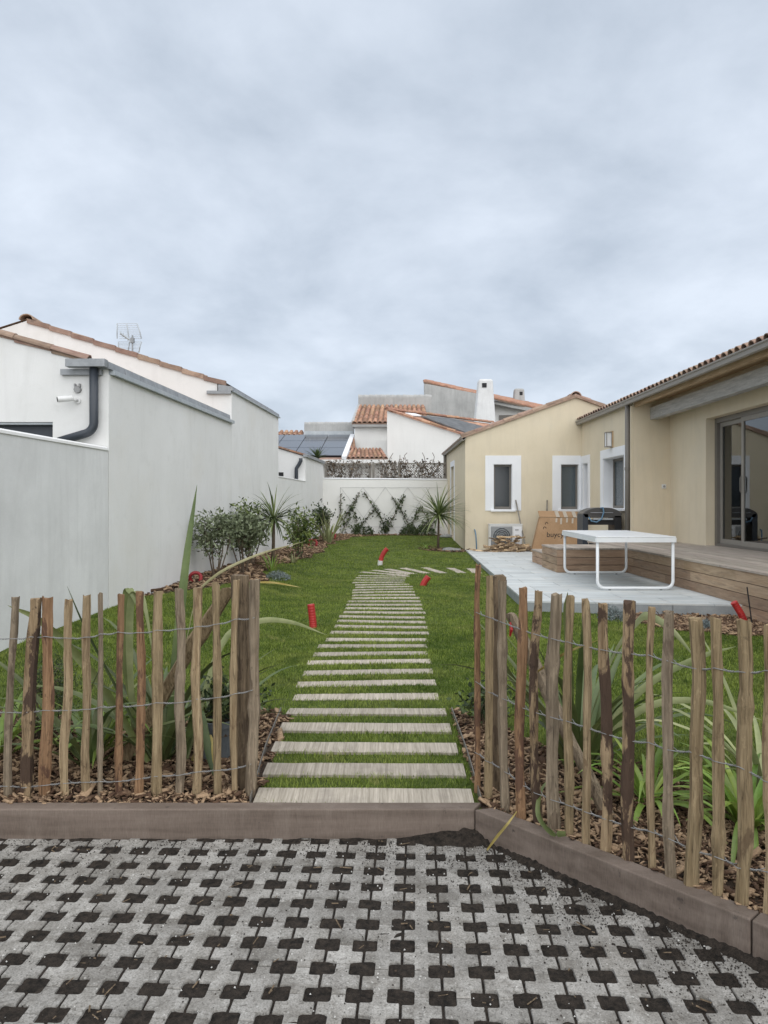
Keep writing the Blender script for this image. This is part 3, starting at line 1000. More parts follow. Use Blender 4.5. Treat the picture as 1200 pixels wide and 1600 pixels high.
# ---------------------------------------------------------------- back wall with wires
def YB(x):
    return 23.5 + (x + 1.942) * .245
bw = thing('back_wall', 'smooth white garden wall with wire diamonds across the end of the lawn', 'wall', (0, YB(0), .4))
xa, xb = XW(23.5), 2.12
MB().prism([(xa, YB(xa)), (xb, YB(xb)), (xb, YB(xb) + .2), (xa, YB(xa) + .2)], 0, 2.39).build('wall', M['farwhite'], bw)
MB().prism([(xa, YB(xa) - .015), (xb, YB(xb) - .015), (xb, YB(xb) + .215), (xa, YB(xa) + .215)], 2.392, 2.44).build('coping', M['trim'], bw, bevel=.02)

def onwall(px, py, out=.03):
    # the pixel's ray met with the back wall's face
    k = (px - 600) / FPX
    d = (23.5 + 1.942 * .245) / (1 - .245 * k) - out
    return P(px, py, d)

wires = []
tops = [532, 567, 602, 637, 665]
lows = [532, 549, 584, 619, 655, 670]
m = MB()
m.tube([onwall(532, 761.5), onwall(690, 762)], .004, 5)
m.tube([onwall(532, 761.5), onwall(533, 828)], .004, 5)
for a, b in ((532, 567), (567, 602), (602, 637), (637, 668)):
    pass
for t in (532, 567, 602, 637):
    m.tube([onwall(t, 761.5), onwall(t + 53, 832)], .0035, 5)
for t in (567, 602, 637, 672):
    m.tube([onwall(t, 761.5), onwall(t - 50, 832)], .0035, 5)
m.tube([onwall(537, 823), onwall(690, 824)], .0035, 5)
m.build('wire_trellis', M['steel'], bw)

# ---------------------------------------------------------------- lattice fence behind the back wall
posts = [508, 552.5, 579, 618, 621.5, 657.5, 695]
lt = thing('lattice_fence', 'brown diamond lattice fence with dry climbers rising behind the back wall', 'fence', (0, 24.6, .4))
def onlat(px, py, off=0):
    k = (px - 600) / FPX
    d = (23.5 + .5 + 1.942 * .245) / (1 - .245 * k) + off
    return P(px, py, d)
for i, px in enumerate((508.5, 579, 583, 618, 623, 695)):
    a = onlat(px, 722)
    MB().box(a.x - .035, a.x + .035, a.y - .03, a.y + .03, 0, a.z).build('post', M['lattice'], lt)
for (p0, p1) in ((510, 578), (584, 617), (624, 657), (658, 694)):
    fr = MB()
    fr.bar(onlat(p0, 724.5), onlat(p1, 724.5), .03, .05)
    fr.bar(onlat(p0, 748), onlat(p1, 748), .03, .05)
    fr.bar(onlat(p0 + .6, 724), onlat(p0 + .6, 752), .03, .03, (0, 1, 0))
    fr.bar(onlat(p1 - .6, 724), onlat(p1 - .6, 752), .03, .03, (0, 1, 0))
    pan = fr.build('lattice_frame', M['lattice'], lt)
    m = MB()
    hgt = 26
    for s in (-1, 1):
        q = p0 - hgt
        while q < p1 + hgt:
            pa, pb = (q, 724), (q + hgt * s, 750)
            t0, t1 = 0.0, 1.0
            x0, x1 = pa[0], pb[0]
            lo, hi = min(x0, x1), max(x0, x1)
            if hi > p0 and lo < p1:
                def cl(xlim):
                    return (xlim - x0) / (x1 - x0)
                tt = sorted((cl(p0), cl(p1)))
                t0, t1 = max(0, tt[0]), min(1, tt[1])
                if t1 - t0 > .05:
                    f = lambda t: onlat(x0 + (x1 - x0) * t, 724 + 26 * t, .01 * s)
                    m.bar(f(t0), f(t1), .018, .008, (0, 1, 0))
            q += 3.9
    o = m.build('lattice_slats', M['lattice'], pan)
    o['kind'] = 'stuff'

# ---------------------------------------------------------------- houses beyond
# solar roof house
hS = thing('solar_house', 'distant house with solar panels and low orange tiles above the lattice', 'house', (-3, 29, 0))
e0, e1 = Vector((-6.0, 29, 3.36)), Vector((-1.62, 29, 3.36))
h0, h1 = Vector((-6.0, 34, 4.72)), Vector((-1.50, 34, 4.72))
nS = (e1 - e0).cross(h0 - e0).normalized()
MB().extr([e0, e1, h1, h0], -nS * .12).build('roof', M['browntile'], hS)
for i in range(4):
    for j in range(3):
        u0, u1 = .105 + i * .222, .105 + i * .222 + .216
        v0, v1 = .07 + j * .31, .07 + j * .31 + .30
        q = [e0.lerp(e1, u).lerp(h0.lerp(h1, u), v) + nS * .06 for u, v in ((u0, v0), (u1, v0), (u1, v1), (u0, v1))]
        pnl = MB().extr(q, nS * .04).build('solar_panel', M['panel'], hS)
MB().extr([e1 + nS * .02 + Vector((-.05, 0, 0)), h1 + nS * .02 + Vector((-.05, 0, 0)), h1 + nS * .02 + Vector((.14, 0, 0)), e1 + nS * .02 + Vector((.14, 0, 0))], nS * .10).build('roof_edge', M['trim'], hS)
MB().prism([(-6, 29.3), (.0, 29.3), (.0, 36), (-6, 36)], 0, 3.33).build('wall', M['farwhite'], hS)
MB().box(-6, .16, 28.92, 29.03, 3.17, 3.35).build('fascia', M['farwhite'], hS)
tile_slope(hS, (-1.48, 28.95, 3.40), (.16, 28.95, 3.40), (-1.40, 31.3, 3.93), (-.1, 31.3, 3.93), 9, 4, tile_me)
tile_slope(hS, (-1.48, 31.2, 3.95), (-1.18, 31.2, 3.95), (-1.48, 34.0, 4.76), (-1.40, 34.0, 4.76), 2, 6, tile_me)
MB().box(-3.72, -1.45, 34.1, 34.5, 4.6, 4.98).build('metal_flashing', M['zinc_pale'], hS)
m = MB().box(-3.75, -1.42, 34.6, 34.9, 4.5, 5.34)
m.build('parapet', M['concrete'], hS)
tile_line(hS, (-3.75, 34.75, 5.33), (-1.42, 34.75, 5.33), 12, .3, (0, 0, 1), MB().add(BV, BF).mesh('parapet_tile', M['concrete']), 'parapet_tile')
tile_slope(hS, (-5.9, 34.0, 4.74), (-3.8, 34.0, 4.74), (-5.9, 34.9, 5.02), (-3.8, 34.9, 5.02), 9, 2, tile_me)
MB().box(-5.9, -3.8, 34.9, 36, 3, 4.9).build('rear_wall', M['farwhite'], hS)

# house F with barrel tiled slope
hF = thing('tiled_house', 'distant white house with orange barrel tiles below a grey parapet', 'house', (0, 33, 0))
m = MB().prism([(-1.33, 33.2), (3.0, 33.2), (3.0, 40), (-1.33, 40)], 0, 5.2)
m.build('wall', M['farwhite'], hF)
MB().box(-1.42, 3.0, 32.92, 33.19, 5.06, 5.2).build('eave_moulding', M['concrete'], hF)
tile_slope(hF, (-1.44, 32.9, 5.22), (2.0, 32.9, 5.22), (-1.26, 36, 6.38), (2.0, 36, 6.38), 15, 5, tile_me)
MB().box(-1.26, 2.3, 36.02, 36.4, 5.0, 6.82).build('parapet', M['concrete'], hF)
tile_line(hF, (-1.26, 36.2, 6.81), (2.3, 36.2, 6.81), 13, .36, (0, 0, 1), bpy.data.meshes['parapet_tile'], 'parapet_tile')
MB().box(-.37, .3, 32.5, 33.19, 0, 4.42).build('porch_block', M['farwhite'], hF)
MB().extr([(-1.46, 32.95, 5.1), (-1.46, 32.95, 5.34), (-1.28, 36.0, 6.48), (-1.28, 36.0, 5.1)], (.12, 0, 0)).build('gable_edge', M['concrete'], hF)

# house E: white flank with slates
hE = thing('white_flank_house', 'plain white flank wall with sloping orange verge and grey panels behind the lattice', 'house', (1.5, 30, 0))
A, B, Cc = Vector((.13, 30, 5.40)), Vector((4.6, 30, 3.95)), Vector((5.3, 36, 5.52))
Db = Vector((.13, 36, 5.2))
MB().extr([(.13, 30, 0), (4.6, 30, 0), tuple(B), tuple(A)], (0, .3, 0)).build('wall', M['farwhite'], hE)
MB().prism([(.13, 30.3), (.43, 30.3), (.43, 32.4), (.13, 32.4)], 0, 5.3).build('side_wall', M['farwhite'], hE)
nE = (B - A).cross(Cc - A).normalized()
MB().extr([A, B, Cc], -nE * .1).build('roof', M['terracotta'], hE)
tile_line(hE, B + Vector((0, -.05, .03)), A + Vector((0, -.05, .03)), 13, .17, (0, 0, 1), tile_me, 'verge_tile')
tile_line(hE, Cc + nE * .05, A + nE * .05, 16, .22, (0, 0, 1), tile_me, 'ridge_tile')
def bary(u, v):
    return A + (B - A) * u + (Cc - A) * v
q = [bary(.16, .14), bary(.72, .16), bary(.34, .58), bary(.14, .36)]
q = [P(657, 647, 0) * 0 + v for v in q]
MB().extr([v + nE * .03 for v in (bary(.12, .17), bary(.82, .05), bary(.30, .63), bary(.06, .50))], nE * .06).build('slate_panel', M['slate'], hE)
MB().extr([v + nE * .03 for v in (bary(.05, .10), bary(.13, .10), bary(.10, .2), bary(.03, .2))], nE * .04).build('skylight', M['trim'], hE)

# house G: concrete flank, tiled roof, chimneys
hG = thing('chimney_house', 'tall grey concrete flank house with tapered chimneys and orange tiled roof', 'house', (5, 40, 0))
MB().extr([(2.19, 40, 0), (5.75, 40, 0), (5.75, 40, 7.48), (2.19, 40, 8.16)], (0, .4, 0)).build('flank_wall', M['concrete'], hG)
MB().prism([(5.76, 41.6), (8.5, 41.6), (8.5, 46), (5.76, 46)], 0, lambda x, y: 7.42 - (x - 5.76) * .2).build('wall', M['farwhite'], hG)
P1, P2, P3, P4 = Vector((2.15, 39.95, 8.24)), Vector((8.75, 41.2, 6.90)), Vector((9.92, 46, 7.72)), Vector((2.6, 46, 9.30))
tile_slope(hG, P2, P3, P1, P4, 22, 16, tile_me, individual=False)
MB().bar(P2 + Vector((-3.1, -.2, .47)), P2 + Vector((-.1, 0, -.12)), .2, .2).build('eave', M['concrete'], hG)
v = P(787, 652, 41.55)
MB().box(v.x - .25, v.x + .55, 41.52, 41.62, v.z - .2, v.z + .12).build('vent', M['taupe'], hG)
def chimney(px0, px1, t0, t1, py0, py1, d, dep):
    a, b, c, e = P(px0, py1, d), P(px1, py1, d), P(t1, py0, d), P(t0, py0, d)
    m = MB()
    top = [(e.x, d + .15, e.z), (c.x, d + .15, c.z), (c.x, d + dep - .15, c.z), (e.x, d + dep - .15, e.z)]
    bot = [(a.x, d, a.z), (b.x, d, b.z), (b.x, d + dep, b.z), (a.x, d + dep, a.z)]
    m.add(bot + top, [(0, 1, 5, 4), (1, 2, 6, 5), (2, 3, 7, 6), (3, 0, 4, 7), (4, 5, 6, 7)])
    o = m.build('chimney', M['concrete'] if d > 40 else M['oldwhite'], hG, bevel=.10)
    hw = (c.x - e.x) * .16
    hx = e.x + (c.x - e.x) * (.38 if d < 40 else .65)
    zt = e.z - .22
    MB().box(hx - hw, hx + hw, d + .10, d + .3, zt - .22, zt).build('flue_opening', M['dark'], o)
chimney(740, 777, 749, 771, 591, 690, 37, 1.0)
chimney(803, 822, 805, 820, 606, 640, 45, .8)

# ---------------------------------------------------------------- right: cream house
TZ = .41                # terrace level
DZ = .834               # deck level
GD = 19.2               # gable plane
XS = 2.12               # side wall
WX = 5.15               # wing wall facing the garden
hR = thing('cream_house', 'cream rendered house with white window surrounds, tiled roof and sheltered porch', 'house', (4, 16, .3))


def wall_x(m, y0, y1, xa, xb, z0, z1, holes):
    """wall standing in y0..y1 spanning xa..xb, with holes (x0, x1, z0, z1) sorted by x"""
    x = xa
    for (hx0, hx1, hz0, hz1) in holes:
        if hx0 > x: m.box(x, hx0, y0, y1, z0, z1)
        m.box(hx0, hx1, y0, y1, z0, hz0)
        m.box(hx0, hx1, y0, y1, hz1, z1)
        x = hx1
    if xb > x: m.box(x, xb, y0, y1, z0, z1)


def wall_y(m, x0, x1, ya, yb, z0, z1, holes):
    y = ya
    for (hy0, hy1, hz0, hz1) in holes:
        if hy0 > y: m.box(x0, x1, y, hy0, z0, z1)
        m.box(x0, x1, hy0, hy1, z0, hz0)
        m.box(x0, x1, hy0, hy1, hz1, z1)
        y = hy1
    if yb > y: m.box(x0, x1, y, yb, z0, z1)


W1 = (2.855, 3.345, 1.456, 2.637)
W2 = (4.61, 5.085, 1.456, 2.637)
V1 = (15.75, 17.27, 1.50, 2.656)        # wing window
V2 = (18.55, 19.0, 1.456, 2.637)        # narrow corner window
roofR = lambda x: 3.34 + .357 * min(x - XS, 2 * 2.88 - (x - XS))
m = MB()
wall_x(m, GD, GD + .3, XS, 5.45, -.1, 3.20, [W1, W2])
m.extr([(XS, GD, 3.20), (8.0, GD, 3.20), (8.0, GD, roofR(8.0)), (5.0, GD, roofR(5.0)), (XS, GD, roofR(XS))], (0, .3, 0))
wall_y(m, XS, XS + .3, GD + .3, 25.3, -.1, 3.20, [(22.2, 23.15, .6, 2.75)])
m.box(XS, XS + .3, GD + .3, 25.3, 3.20, 3.32)
m.box(XS, 8, 25.0, 25.3, -.1, 3.3)
# wing
wall_y(m, WX, WX + .3, 15.19, GD, -.1, 3.742, [V1, V2])
m.prism([(WX + .3, 15.19), (6.2, 15.19), (6.2, 15.45), (WX + .3, 15.45)], -.1, lambda x, y: 3.742 + (x - 5.1) * .3)
# porch wall with the doorway
m.box(5.9, 6.2, 13.49, 15.19, -.1, 4.0)
m.box(5.9, 6.2, 9.6, 13.49, 3.16, 4.0)
m.box(5.9, 6.2, 3.0, 9.6, -.1, 4.0)
m.box(9.0, 9.2, 3.0, 25.0, -.1, 3.8)
m.box(6.2, 9.0, 3.0, 3.2, -.1, 3.8)
m.build('wall', M['cream'], hR)
# room behind the sliding door
m = MB()
m.add([(6.3, 9.2, DZ), (8.9, 9.2, DZ), (8.9, 14.0, DZ), (6.3, 14.0, DZ)], [(0, 1, 2, 3)])
m.add([(8.9, 9.2, DZ), (8.9, 14.0, DZ), (8.9, 14.0, 3.3), (8.9, 9.2, 3.3)], [(0, 1, 2, 3)])
m.add([(6.3, 14.0, DZ), (8.9, 14.0, DZ), (8.9, 14.0, 3.3), (6.3, 14.0, 3.3)], [(0, 1, 2, 3)])
m.add([(6.3, 9.2, 3.3), (8.9, 9.2, 3.3), (8.9, 14, 3.3), (6.3, 14, 3.3)], [(0, 1, 2, 3)])
m.build('room', M['cream'], hR)


def window_on_gable(w, surround, glassmat, handed):
    x0, x1, z0, z1 = w
    s0, s1 = surround
    tr = MB()
    y0, y1 = GD - .02, GD + .0
    tr.box(s0, s1, y0, y1 - .001, z1, z1 + .225)
    tr.box(s0, x0, y0, y1 - .001, z0 - .03, z1)
    tr.box(x1, s1, y0, y1 - .001, z0 - .03, z1)
    tr.build('window_surround', M['trim'], hR)
    rv = MB()
    rv.box(x0 - .001, x0 + .012, GD + .002, GD + .16, z0, z1)
    rv.box(x1 - .012, x1 + .001, GD + .002, GD + .16, z0, z1)
    rv.box(x0 + .012, x1 - .012, GD + .002, GD + .16, z1 - .012, z1 + .001)
    rv.build('window_reveal', M['trim'], hR)
    MB().box(x0 - .08, x1 + .08, GD - .075, GD + .15, z0 - .055, z0 + .004).build('window_sill', M['trim'], hR, bevel=.008)
    f = MB()
    a, b = GD + .11, GD + .16
    t = .045
    f.box(x0 + .012, x0 + .012 + t, a, b, z0 + .005, z1 - .012)
    f.box(x1 - .012 - t, x1 - .012, a, b, z0 + .005, z1 - .012)
    f.box(x0 + .012 + t, x1 - .012 - t, a, b, z1 - .012 - t, z1 - .012)
    f.box(x0 + .012 + t, x1 - .012 - t, a, b, z0 + .005, z0 + .005 + t * 1.5)
    f = f.build('window_frame', M['taupe'], hR)
    MB().box(x0 + .05, x1 - .05, GD + .135, GD + .142, z0 + .06, z1 - .05).build('pane', glassmat, f)


window_on_gable(W1, (2.64, 3.575), M['glass'], 1)
window_on_gable(W2, (4.39, WX - .021), M['glass_pale'], 1)


def window_on_wing(w, s0, s1, glassmat):
    y0, y1, z0, z1 = w
    X0 = WX - .02
    tr = MB()
    tr.box(X0, WX - .001, s0, s1, z1, z1 + .20)
    tr.box(X0, WX - .001, s0, y0, z0 - .03, z1)
    tr.box(X0, WX - .001, y1, s1, z0 - .03, z1)
    tr.build('window_surround', M['trim'], hR)
    rv = MB()
    rv.box(WX + .002, WX + .26, y1 - .012, y1 + .001, z0, z1)
    rv.box(WX + .002, WX + .26, y0 - .001, y0 + .012, z0, z1)
    rv.box(WX + .002, WX + .26, y0 + .012, y1 - .012, z1 - .012, z1 + .001)
    rv.build('window_reveal', M['trim'], hR)
    MB().box(WX - .08, WX + .2, y0 - .07, min(y1 + .07, GD - .03), z0 - .055, z0 + .004).build('window_sill', M['trim'], hR, bevel=.008)
    f = MB()
    t = .06
    a, b = WX + .22, WX + .29
    f.box(a, b, y0 + .012, y0 + .012 + t, z0, z1 - .012)
    f.box(a, b, y1 - .012 - t, y1 - .012, z0, z1 - .012)
    f.box(a, b, y0 + .012 + t, y1 - .012 - t, z1 - .012 - t, z1 - .012)
    f.box(a, b, y0 + .012 + t, y1 - .012 - t, z0, z0 + t)
    if y1 - y0 > .8:
        c = (y0 + y1) / 2
        f.box(a + .005, b, c - .05, c + .05, z0 + t, z1 - .012 - t)
    f = f.build('window_frame', M['taupe'], hR)
    MB().box(a + .03, a + .036, y0 + .04, y1 - .04, z0 + .03, z1 - .04).build('pane', glassmat, f)


window_on_wing(V1, 15.52, 17.47, M['glass_pale'])
window_on_wing(V2, 18.38, GD - .021, M['glass_pale'])
# door on the narrow side wall
MB().box(XS - .02, XS - .001, 22.02, 22.2, .5, 2.92).box(XS - .02, XS - .001, 23.15, 23.33, .5, 2.92).box(XS - .02, XS - .001, 22.2, 23.15, 2.75, 2.92).build('door_surround', M['trim'], hR)
MB().box(XS + .1, XS + .16, 22.2, 23.15, .6, 2.75).build('side_door', M['taupe'], hR)
# roof over the gable house
m = MB()
m.extr([(XS - .12, GD - .06, roofR(XS) - .04), (5.0, GD - .06, roofR(5.0) + .003), (5.0, GD - .06, roofR(5.0) + .06), (XS - .12, GD - .06, roofR(XS) + .02)], (0, 6.4, 0))
m.extr([(5.0, GD - .06, roofR(5.0) + .003), (8.6, GD - .06, roofR(8.6) + .003), (8.6, GD - .06, roofR(8.6) + .06), (5.0, GD - .06, roofR(5.0) + .06)], (0, 6.4, 0))
m.build('roof', M['browntile'], hR)
tile_line(hR, (XS - .1, GD + .02, roofR(XS) + .0), (5.0, GD + .02, roofR(5.0) + .03), 8, .17, (0, 0, 1), tile_me2, 'verge_tile')
tile_line(hR, (7.6, GD + .02, roofR(7.6) + .03), (5.0, GD + .02, roofR(5.0) + .03), 7, .17, (0, 0, 1), tile_me2, 'verge_tile')
for k in range(5):
    place(tile_me2, 'ridge_tile', hR, frame((5.0, GD - .05 + k * .45, roofR(5.0) + .02), (0, 1, 0), (0, 0, 1), (.30, .5, .30)))


def gutter(name, x, y0, y1, z, s, depth=.12, mat=None):
    """ogee-like gutter running along Y; s = -1 faces the garden"""
    pr = [(0, .0), (-.02, -.05), (-.05, -.085), (-.09, -.10), (-.12, -.085), (-.125, -.03), (-.145, -.012), (-.145, .008), (-.12, .008), (-.11, -.03), (-.10, -.07), (-.06, -.07), (-.02, -.03)]
    m = MB().extr([(x - a * s * -1 if s > 0 else x + a, y0, z + b) for a, b in pr], (0, y1 - y0, 0))
    return m.build(name, mat or M['taupe_pale'], hR)


gutter('gutter', XS + .02, GD - .1, 25.3, 3.34, -1)
MB().tube([(XS - .05, 25.0, 3.26), (XS - .05, 25.0, .3)], .05, 10).build('downpipe', M['taupe'], hR)
# wing roof: eave tiles in a row above the gutter
EZ = 3.745
sl = .30
gutter('gutter', 5.135, 3.0, GD - .002, EZ, -1)
m = MB()
m.extr([(5.10, 3.0, EZ + .0), (9.4, 3.0, EZ + 4.3 * sl), (9.4, 3.0, EZ + 4.3 * sl + .05), (5.10, 3.0, EZ + .035)], (0, GD - 3.05 + .5, 0))
m.build('wing_roof', M['browntile'], hR)
ry = 5.2
while ry < GD - .05:
    for c in range(1):
        place(tile_me2, 'eave_tile', hR, frame((5.055, ry, EZ + .022 + random.uniform(-.004, .006)), (1, random.uniform(-.03, .03), sl), (0, 0, 1), (.175, .5, .165)))
    ry += .205
joined = MB()
ry = 5.2
while ry < GD - .05:
    for c in range(1, 5):
        M4 = frame((5.055 + c * .44, ry, EZ + .03 + c * .44 * sl + random.uniform(0, .01)), (1, 0, sl), (0, 0, 1), (.175, .5, .165))
        joined.add([M4 @ Vector(v) for v in BV], BF)
    ry += .205
joined.build('upper_tiles', M['browntile'], hR)['kind'] = 'stuff'
# eave boards, beam, porch ceiling
MB().extr([(5.16, 3.0, 3.60), (5.20, 3.0, 3.60), (5.20, 3.0, 3.755), (5.16, 3.0, 3.735)], (0, 12.185, 0)).build('fascia_board', M['pine'], hR)
for k in range(5):
    x0, x1 = 5.205 + k * .14, 5.205 + k * .14 + .136
    MB().extr([(x0, 3.0, 3.615 + (x0 - 5.2) * .26), (x1, 3.0, 3.615 + (x1 - 5.2) * .26), (x1, 3.0, 3.635 + (x1 - 5.2) * .26), (x0, 3.0, 3.635 + (x0 - 5.2) * .26)], (0, 12.185, 0)).build('soffit_board', M['pine'], hR)
MB().box(5.49, 5.64, 3.0, 15.187, 3.335, 3.585).build('porch_beam', M['beam'], hR, bevel=.006)
MB().box(WX - .055, WX - .002, 15.192, 15.23, TZ, 3.62).build('corner_trim', M['cream'], hR)
# downpipe at the wing corner
MB().tube([(WX - .075, 15.34, 3.68), (WX - .075, 15.34, TZ)], .052, 12).build('downpipe', M['taupe'], hR, smooth=True)
MB().tube([(WX - .075, 15.34, 2.30), (WX - .075, 15.34, 2.36)], .062, 12).build('pipe_bracket', M['taupe'], hR)
# sliding door
sdr = thing('sliding_door', 'tall grey aluminium sliding glass door opening onto the wooden deck', 'door', (6.18, 11.6, DZ))
f = MB()
X0, X1 = 6.06, 6.18
zt = 3.158
f.box(X0, X1, 13.40, 13.488, DZ, zt)
f.box(X0, X1, 9.62, 13.40, zt - .09, zt)
f.box(X0, X1, 9.62, 13.40, DZ + .002, DZ + .045)
f.build('outer_frame', M['taupe'], sdr)
def leaf_panel(y0, y1, x):
    g = MB()
    g.box(x, x + .04, y0, y0 + .075, DZ + .047, zt - .092)
    g.box(x, x + .04, y1 - .075, y1, DZ + .047, zt - .092)
    g.box(x, x + .04, y0 + .075, y1 - .075, zt - .165, zt - .092)
    g.box(x, x + .04, y0 + .075, y1 - .075, DZ + .047, DZ + .13)
    o = g.build('door_leaf', M['taupe_pale'], sdr)
    MB().box(x + .017, x + .023, y0 + .06, y1 - .06, DZ + .11, zt - .15).build('pane', M['glass_door'], o)
    return o
gm = bpy.data.materials.new('door_glass')
gm.use_nodes = True
t_ = gm.node_tree
t_.nodes.clear()
go = t_.nodes.new('ShaderNodeOutputMaterial')
gg = t_.nodes.new('ShaderNodeBsdfGlossy')
gg.inputs['Roughness'].default_value = .01
gg.inputs['Color'].default_value = (.9, .93, .95, 1)
gt = t_.nodes.new('ShaderNodeBsdfTransparent')
gt.inputs['Color'].default_value = (.62, .66, .66, 1)
fz = t_.nodes.new('ShaderNodeFresnel')
fz.inputs['IOR'].default_value = 2.0
gx = t_.nodes.new('ShaderNodeMixShader')
t_.links.new(fz.outputs[0], gx.inputs[0])
t_.links.new(gt.outputs[0], gx.inputs[1])
t_.links.new(gg.outputs[0], gx.inputs[2])
t_.links.new(gx.outputs[0], go.inputs[0])
M['glass_door'] = gm
lf = leaf_panel(12.42, 13.395, 6.115)
leaf_panel(10.3, 12.50, 6.068)
MB().tube([(6.052, 12.46, DZ + .95), (6.03, 12.46, DZ + .98), (6.03, 12.46, DZ + 1.2), (6.052, 12.46, DZ + 1.23)], .010, 8).build('handle', M['taupe'], lf)
# wall light over the wing window, and socket
lg = thing('wall_light', 'square brass lantern wall light above the white framed window', 'light', (WX, 16.6, 2.9))
m = MB().box(WX - .03, WX, 16.52, 16.68, 2.87, 3.24)
m.build('back_plate', M['pine'], lg)
m = MB()
for (dy, dx) in ((16.53, -.15), (16.67, -.15), (16.53, -.035), (16.67, -.035)):
    m.box(WX + dx - .008, WX + dx + .008, dy - .008, dy + .008, 2.90, 3.20)
m.box(WX - .16, WX - .03, 16.52, 16.68, 3.20, 3.22).box(WX - .16, WX - .03, 16.52, 16.68, 2.88, 2.90)
m.build('lantern_frame', M['taupe_pale'], lg)
MB().box(WX - .145, WX - .04, 16.54, 16.66, 2.902, 3.198).build('glass', M['trim'], lg)
sk = P(1037, 760, 15.19)
so = thing('wall_socket', 'small white square outdoor socket on the cream porch wall', 'socket', (sk.x, 15.19, sk.z))
MB().box(sk.x - .045, sk.x + .045, 15.165, 15.192, sk.z - .045, sk.z + .045).build('plate', M['white_plastic'], so, bevel=.006)
MB().tube([(sk.x, 15.166, sk.z), (sk.x, 15.155, sk.z)], .024, 12).build('outlet', M['grey_plastic'], so)

# ---------------------------------------------------------------- terrace
def clip_poly(poly, clip):
    outp = poly
    n = len(clip)
    for i in range(n):
        a, b = clip[i], clip[(i + 1) % n]
        inp, outp = outp, []
        def side(p):
            return (b[0] - a[0]) * (p[1] - a[1]) - (b[1] - a[1]) * (p[0] - a[0])
        for j in range(len(inp)):
            p, q = inp[j], inp[(j + 1) % len(inp)]
            sp, sq = side(p), side(q)
            if sp >= 0:
                outp.append(p)
            if (sp >= 0) != (sq >= 0):
                t = sp / (sp - sq)
                outp.append((p[0] + (q[0] - p[0]) * t, p[1] + (q[1] - p[1]) * t))
        if not outp:
            return []
    return outp


TP = [(1.73, 8.99), (4.28, 8.63), (5.13, 12.7), (5.13, GD - .002), (XS - .005, GD - .002)]
terrace = setting('terrace', (3, 12, TZ))
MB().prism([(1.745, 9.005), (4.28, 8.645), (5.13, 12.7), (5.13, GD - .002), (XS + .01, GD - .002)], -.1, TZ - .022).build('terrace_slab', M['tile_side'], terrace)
row = 0
y = 8.4
while y < GD:
    x = 1.2 - (.45 if row % 2 else 0)
    while x < 5.2:
        pl = clip_poly([(x + .004, y + .004), (x + .896, y + .004), (x + .896, y + .446), (x + .004, y + .446)], TP)
        if len(pl) >= 3:
            area = abs(sum(pl[i][0] * pl[(i + 1) % len(pl)][1] - pl[(i + 1) % len(pl)][0] * pl[i][1] for i in range(len(pl)))) / 2
            if area > .004:
                MB().prism(pl, TZ - .020, TZ + random.uniform(-.0008, .0008)).build('terrace_tile', M['tile'], terrace)
        x += .9
    y += .45
    row += 1
# tiles standing along the front and side edges
def edge_tiles(p, q, n, nrm):
    p, q = Vector((*p, 0)), Vector((*q, 0))
    nv = Vector((*nrm, 0)).normalized()
    for k in range(n):
        a, b = p.lerp(q, (k + .006) / n), p.lerp(q, (k + .994) / n)
        pl = [(a.x, a.y), (b.x, b.y), ((b + nv * .012).x, (b + nv * .012).y), ((a + nv * .012).x, (a + nv * .012).y)]
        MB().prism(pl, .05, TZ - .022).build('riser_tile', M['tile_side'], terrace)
edge_tiles((1.745, 9.002), (4.28, 8.642), 3, (-.14, -1))
edge_tiles((1.742, 9.02), (XS + .002, GD - .1), 11, (-1, .04))

# ---------------------------------------------------------------- wooden deck
dk = thing('wooden_deck', 'weathered hardwood deck with plank facing and a landing step beside the house', 'deck', (4.4, 11, .1))
DX = 4.2
def board_face_x(x, y0, y1, zs, seed):
    rr = random.Random(seed)
    for (za, zb) in zs:
        y = y0
        while y < y1 - .01:
            ln = rr.choice((1.1, 1.5, 1.9, 2.3))
            e2 = min(y + ln, y1)
            if y1 - e2 < .3: e2 = y1
            MB().box(x, x + .022, y + .002, e2 - .002, za + .004, zb - .004).build('facing_board', M['deck_face'], dk)
            y = e2
def board_face_y(y, x0, x1, zs, cuts=()):
    for (za, zb) in zs:
        xs_ = [x0, *cuts, x1]
        for a, b in zip(xs_[:-1], xs_[1:]):
            MB().box(a + .002, b - .002, y, y + .022, za + .004, zb - .004).build('facing_board', M['deck_face_y'], dk)
M['deck_face_y'] = mk('brown_deck_facing_across', (.33, .225, .145), (.46, .335, .23), 3, (.9, 1, 9), bstretch=(.8, 1, 12),
                      stain=[dict(scale=3, stretch=(.8, 1, 9), lo=.52, hi=.68, col=(.15, .11, .08), amt=.7)], **DK)
z3 = [(TZ, .542), (.542, .676), (.676, DZ - .026)]
zall = [(.012, .144), (.144, .277), (.277, TZ)] + z3
board_face_x(DX, 3.2, 12.7, zall, 3)
board_face_y(12.7, 2.99, DX, z3)
board_face_x(2.985, 12.725, 13.9, z3, 8)
board_face_x(3.04, 13.905, 15.1, z3[:2], 9)
board_face_y(15.08, 3.07, DX, z3[:2])
